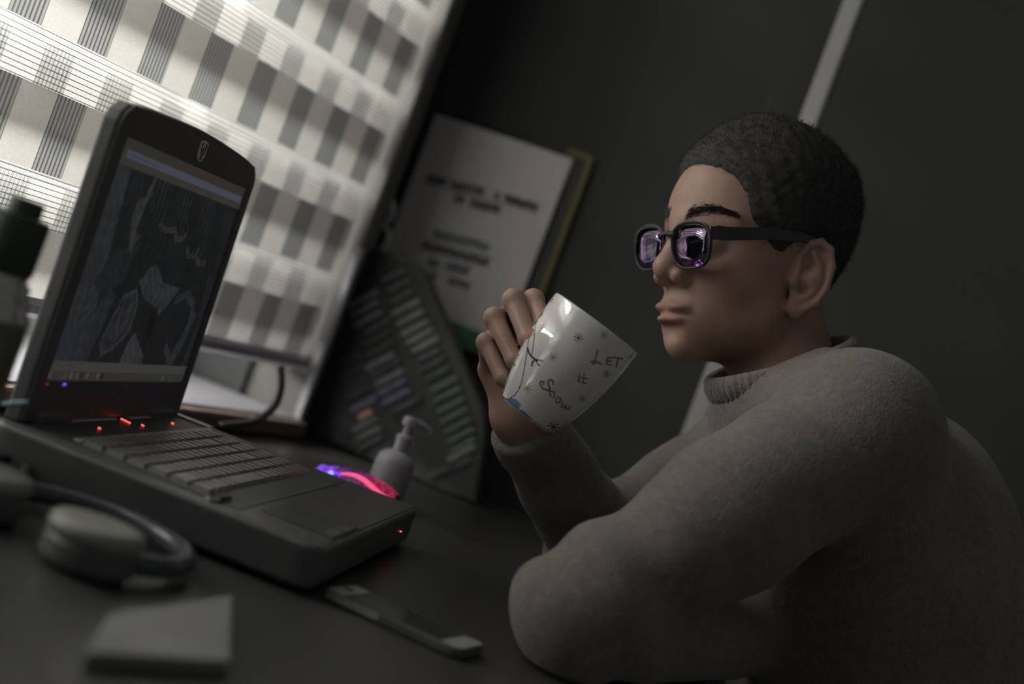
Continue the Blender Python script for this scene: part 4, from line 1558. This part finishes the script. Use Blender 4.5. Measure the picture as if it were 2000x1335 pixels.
def lens_pt(a, grow, sy):
    """outline of a lens: rounded, wider at the top"""
    ca, sa = math.cos(a), math.sin(a)
    n = 2.9
    k = (abs(ca) ** n + abs(sa) ** n) ** (-1 / n)
    y = .0252 * k * ca * (1 + .07 * sa)
    zz = .0200 * k * sa
    nrm = math.hypot(y, zz)
    y, zz = y * (1 + grow / nrm), zz * (1 + grow / nrm)
    Y = .0335 + y
    x = GXC - .09 * max(Y, 0) + zz * .10
    return x, sy * Y, GZ + zz


M_FRAME = mat('frame_acetate', (.018, .019, .022), .16, .5, coat=.5)
M_LENS = glass_mat('coated_lens', (.95, .94, .97), .22, (.80, .64, .94), .01)
NL = 48
for sy in (1, -1):
    fr = MB()
    vs, fs = [], []
    for i in range(NL):
        a = 2 * math.pi * i / NL
        top = max(0, math.sin(a))
        go = .0019 + .0020 * top
        for gr, dx in ((-.0004, -.0016), (go, -.0020), (go, .0018), (-.0004, .0014)):
            x, y, zz = lens_pt(a, gr, sy)
            vs.append((x + dx, y, zz))
    for i in range(NL):
        i2 = (i + 1) % NL
        for j in range(4):
            fs.append((i * 4 + j, i2 * 4 + j, i2 * 4 + (j + 1) % 4, i * 4 + (j + 1) % 4))
    fr.add(vs, fs)
    soften(fr.build('rim', M_FRAME, GL, True), .0006, 2)
    vs, fs = [], []
    for dx in (.0004, -.0012):
        c0 = len(vs)
        x, y, zz = lens_pt(0, -.0252, sy)
        vs.append((GXC - .09 * .0335 + dx + .0016, sy * .0335, GZ))
        for rr_ in (.5, 1.0):
            for i in range(NL):
                a = 2 * math.pi * i / NL
                x, y, zz = lens_pt(a, 0.0, sy)
                q = (GXC - .09 * .0335, sy * .0335, GZ)
                vs.append((q[0] + (x - q[0]) * rr_ + dx + .0016 * (1 - rr_ ** 2), q[1] + (y - q[1]) * rr_, q[2] + (zz - q[2]) * rr_))
        for i in range(NL):
            i2 = (i + 1) % NL
            fs.append((c0, c0 + 1 + i, c0 + 1 + i2))
            fs.append((c0 + 1 + i, c0 + 1 + NL + i, c0 + 1 + NL + i2, c0 + 1 + i2))
    n0 = len(vs) // 2
    for i in range(NL):
        i2 = (i + 1) % NL
        fs.append((1 + NL + i, n0 + 1 + NL + i, n0 + 1 + NL + i2, 1 + NL + i2))
    MB().add(vs, fs).build('lens', M_LENS, GL, True)
    # end piece and temple
    x1, y1, z1 = lens_pt(.52, .002, sy)
    tp = MB()
    pts = [(x1 + .001, y1 - sy * .002, z1 + .001), (x1 - .003, y1 + sy * .004, z1 + .001), (x1 - .012, y1 + sy * .0072, z1 + .001), (.040, sy * .0770, .0290), (.004, sy * .0785, .0310), (-.012, sy * .0765, .0300), (-.030, sy * .0735, .0120), (-.038, sy * .0710, -.006)]
    ws = [.0065, .0068, .0066, .0056, .0050, .0046, .0040, .0034]
    vs, fs = [], []
    for (x, y, zz), w in zip(pts, ws):
        for dy, dz in ((-.0015, -w), (.0015, -w), (.0015, w), (-.0015, w)):
            vs.append((x, y + dy, zz + dz))
    for i in range(len(pts) - 1):
        for j in range(4):
            fs.append((i * 4 + j, i * 4 + 4 + j, i * 4 + 4 + (j + 1) % 4, i * 4 + (j + 1) % 4))
    fs.append((3, 2, 1, 0)); o = (len(pts) - 1) * 4; fs.append((o, o + 1, o + 2, o + 3))
    tp.add(vs, fs)
    soften(tp.build('temple', M_FRAME, GL), .0008, 2)
    MB().tube([(.0985, sy * .0085, .0140), (.0965, sy * .0100, .0090), (.0960, sy * .0118, .0035)], [.0016, .0024, .0018], 8).build('nose_pad', M_FRAME, GL, True)
br = MB()
pts = [(lens_pt(math.pi * .83, .002, 1)[0] - .0, .0125, GZ + .0105), (GXC + .001, .006, GZ + .0125), (GXC + .0016, 0, GZ + .0130), (GXC + .001, -.006, GZ + .0125), (lens_pt(math.pi * .83, .002, 1)[0], -.0125, GZ + .0105)]
br.tube(pts, [.0036, .0030, .0028, .0030, .0036], 10)
br.build('bridge', M_FRAME, GL, True)

# ------------------------------------------------------------------ phone on the desk
pz = .7595
c = [on_desk(639, 1147, pz), on_desk(688, 1137, pz), on_desk(943, 1254, pz), on_desk(908, 1270, pz)]
ctr = sum(c) / 4
dl_ = ((c[2] - c[1]) + (c[3] - c[0])) / 2
PL, PW = np.linalg.norm(dl_), (np.linalg.norm(c[1] - c[0]) + np.linalg.norm(c[2] - c[3])) / 2
PH = empty('phone', (ctr[0], ctr[1], .75), math.atan2(dl_[1], dl_[0]))
tag(PH, 'dark phone with pale end caps lying flat in front of the laptop', 'phone')
PW = min(max(PW, .055), .072)
soften(MB().prism(rrect(-PL / 2, -PW / 2, PL / 2, PW / 2, .009), .0006, .0085, 'xy').build('body', M_BLK, PH), .0015, 2)
MB().prism(rrect(-PL / 2 + .017, -PW / 2 + .003, PL / 2 - .019, PW / 2 - .003, .001), .0085, .0092, 'xy').build('screen', M_BLKG, PH)
M_CAP = mat('phone_cap', (.34, .34, .32), .35)
MB().prism(rrect(-PL / 2 + .001, -PW / 2 + .001, -PL / 2 + .016, PW / 2 - .001, .006), .0080, .0090, 'xy').build('end_cap', M_CAP, PH)
MB().prism(rrect(PL / 2 - .018, -PW / 2 + .001, PL / 2 - .001, PW / 2 - .001, .006), .0080, .0090, 'xy').build('end_cap', M_CAP, PH)
MB().box((-PL / 2 + .004, -PW / 2 - .0006, .002), (-PL / 2 + .05, -PW / 2 + .0006, .0075)).build('side_rail', M_CAP, PH)
MB().lathe([(.0001, .0), (.004, .0), (.0042, .0006), (.0001, .0008)], 16, (-PL / 2 + .008, 0, .009)).build('lens', M_BLKG, PH)

# ------------------------------------------------------------------ bottle with a dark green cap at the left
bp_ = at(-6, 560, 1.10)
JB = empty('capped_bottle', (bp_[0], bp_[1], .75))
tag(JB, 'olive bottle with a silver shoulder and broad dark green cap beside the laptop', 'bottle')


def zat(px, py):
    return float(at(px, py, 1.10)[2]) - .75


z_top, z_cap, z_capb, z_sh = zat(42, 385), zat(97, 440), zat(60, 545), zat(50, 640)
R_cap = abs(float(at(80, 490, 1.10)[0]) - bp_[0]) * 1.0
R_b = abs(float(at(50, 648, 1.10)[0]) - bp_[0]) * 1.0
R_b = max(R_b, R_cap + .002)
MB().lathe([(.0001, 0), (R_b * .92, 0), (R_b, .005), (R_b, z_sh - .012), (R_b * .99, z_sh), (.0001, z_sh)], 40).build('body', mat('olive_plastic', (.13, .135, .085), .3, coat=.3), JB, True, 50)
sm = []
for i in range(9):
    t = i / 8
    sm.append((R_b * (1 - t) + (R_cap * .90) * t + .0016 * math.sin(i * 2.4), z_sh + (z_capb - z_sh) * t))
MB().lathe(sm, 40).build('foil_shoulder', mat('silver_foil', (.60, .60, .58), .25, metal=.55, bump=.8, bscale=60), JB, True)
MB().lathe([(R_cap * .9, z_capb - .002), (R_cap, z_capb + .001), (R_cap * 1.01, z_cap - .004), (R_cap * .97, z_cap), (R_cap * .62, z_cap + .001), (.0001, z_cap + .001)], 40).build('cap', mat('dark_green_cap', (.030, .050, .034), .4), JB, True, 40)
MB().lathe([(R_cap * .60, z_cap), (R_cap * .60, z_top - .002), (R_cap * .56, z_top), (.0001, z_top)], 32).build('cap_knob', mat('dark_green_cap', (.03, .05, .034)), JB, True, 40)


# ------------------------------------------------------------------ cables
def smooth_path(pts, n=6):
    out = []
    P_ = [np.array(p, float) for p in pts]
    for i in range(len(P_) - 1):
        p0, p1, p2, p3 = P_[max(0, i - 1)], P_[i], P_[i + 1], P_[min(len(P_) - 1, i + 2)]
        for t in np.linspace(0, 1, n, endpoint=False):
            out.append(.5 * ((2 * p1) + (-p0 + p2) * t + (2 * p0 - 5 * p1 + 4 * p2 - p3) * t * t + (-p0 + 3 * p1 - 3 * p2 + p3) * t ** 3))
    out.append(P_[-1])
    return out


def cable(name, pts, r, m, label, plug=None, plugm=None, cat='cable'):
    e = empty(name, tuple(pts[0]))
    tag(e, label, cat)
    o = MB().tube([np.array(p) - pts[0] for p in smooth_path(pts)], r, 10).build('cord', m, e, True)
    if plug:
        a, b = np.array(pts[-1]) - pts[0], np.array(pts[-2]) - pts[0]
        d = (a - b) / np.linalg.norm(a - b)
        MB().tube([a - d * .002, a + d * plug * .5, a + d * plug], [r * 1.8, r * 2.1, r * 1.6], 12).build('plug', plugm or M_BLK, e, True, 40)
    return e


def dz(px, py, z=.755):
    p = on_desk(px, py, z); return p


M_TEAL = mat('teal_cord', (.06, .16, .18), .4)
M_CORD = mat('grey_cord', (.16, .16, .17), .35)
M_CORDB = mat('black_cord', (.04, .04, .042), .3)
M_BLUEC = mat('blue_plug', (.28, .36, .42), .35)
cable('teal_cable', [dz(390, 1095), dz(345, 1080), dz(315, 1048), dz(296, 1018), dz(284, 990)], .0022, M_TEAL,
      'thin teal cable with a pale plug lying beside the laptop front', .016, mat('plug_pale', (.35, .34, .32), .5))
cable('grey_cable', [dz(-40, 868), dz(20, 858), dz(55, 880), dz(66, 912), dz(40, 930), dz(-6, 922), dz(-50, 905)], .0034, M_CORD,
      'grey cable coiled at the left of the laptop')
cable('black_cable', [dz(-40, 900, .764), dz(10, 896, .764), dz(45, 905, .764), dz(50, 922, .764), dz(20, 938, .764), dz(-40, 930, .764)], .0040, M_CORDB,
      'black cable looped on top of the grey one at the left edge')
q0 = at(52, 782, 1.17)
cable('blue_cable', [at(-60, 796, 1.17), at(-10, 791, 1.17), at(12, 789, 1.17)], .0010, M_CORDB, 'short cable with a pale blue plug behind the capped bottle', .016, M_BLUEC)
cable('arched_cable', [at(548, 715, 1.93), at(549, 755, 1.93), at(538, 790, 1.93), at(515, 812, 1.92), at(480, 826, 1.91), at(430, 832, 1.88)], 0.0048, M_CORDB,
      'thick dark cable arching behind the laptop near the sill')

# ------------------------------------------------------------------ headphones in the foreground
HP_ = empty('headphones', (0, 0, .75))
tag(HP_, 'black headphones lying on the desk in the blurred left foreground', 'headphones')
p1, p2, p3 = on_desk(-10, 945, .765)[:2], on_desk(175, 980, .765)[:2], on_desk(250, 1090, .765)[:2]
A_ = 2 * np.array([p2 - p1, p3 - p1])
hcx = np.linalg.solve(A_, np.array([p2 @ p2 - p1 @ p1, p3 @ p3 - p1 @ p1]))
R_ = float(np.linalg.norm(p1 - hcx))
a1, a3 = math.atan2(*(p1 - hcx)[::-1]), math.atan2(*(p3 - hcx)[::-1])
HP_.location = (hcx[0], hcx[1], .75)
while a1 < a3: a1 += 2 * math.pi
e0, e1 = a3 - math.radians(20), a1 + math.radians(35)
MB().tube([(R_ * math.cos(a), R_ * math.sin(a), .012) for a in np.linspace(e0, e1, 30)], .0075, 12).build('headband', mat('headband_black', (.08, .09, .10), .22), HP_, True)
for ea in (e0, e1):
    cx, cy = R_ * math.cos(ea), R_ * math.sin(ea)
    ax = Matrix.Translation((cx, cy, .013)) @ Matrix.Rotation(math.pi, 4, 'X')
    MB().lathe([(.0001, -.012), (.026, -.012), (.032, -.006), (.032, .006), (.026, .012), (.0001, .013)], 28, ax=ax).build('ear_cup', M_BLK, HP_, True, 40)
    MB().lathe([(.020, -.020), (.030, -.020), (.033, -.014), (.030, -.008), (.020, -.009)], 28, ax=ax).build('ear_pad', mat('pad_leather', (.26, .26, .23), .5), HP_, True)

# ------------------------------------------------------------------ pale note pad in the foreground
npc = [on_desk(172, 1272, .76), on_desk(214, 1196, .76), on_desk(455, 1160, .76), on_desk(450, 1290, .76)]
cc_ = sum(npc) / 4
NP = empty('note_pad', (cc_[0], cc_[1], .75))
tag(NP, 'grey note pad lying at the bottom left in the foreground', 'note pad')
loc = [(p[0] - cc_[0], p[1] - cc_[1]) for p in npc]
soften(MB().prism(loc, .0015, .010, 'xy').build('pages', mat('pad_grey', (.24, .24, .23), .5, var=.08, vscale=14), NP), .001, 1)
soften(MB().prism([(a * 1.015, b * 1.015) for a, b in loc], .0, .0016, 'xy').build('back_board', M_BLK, NP), .0004, 1)
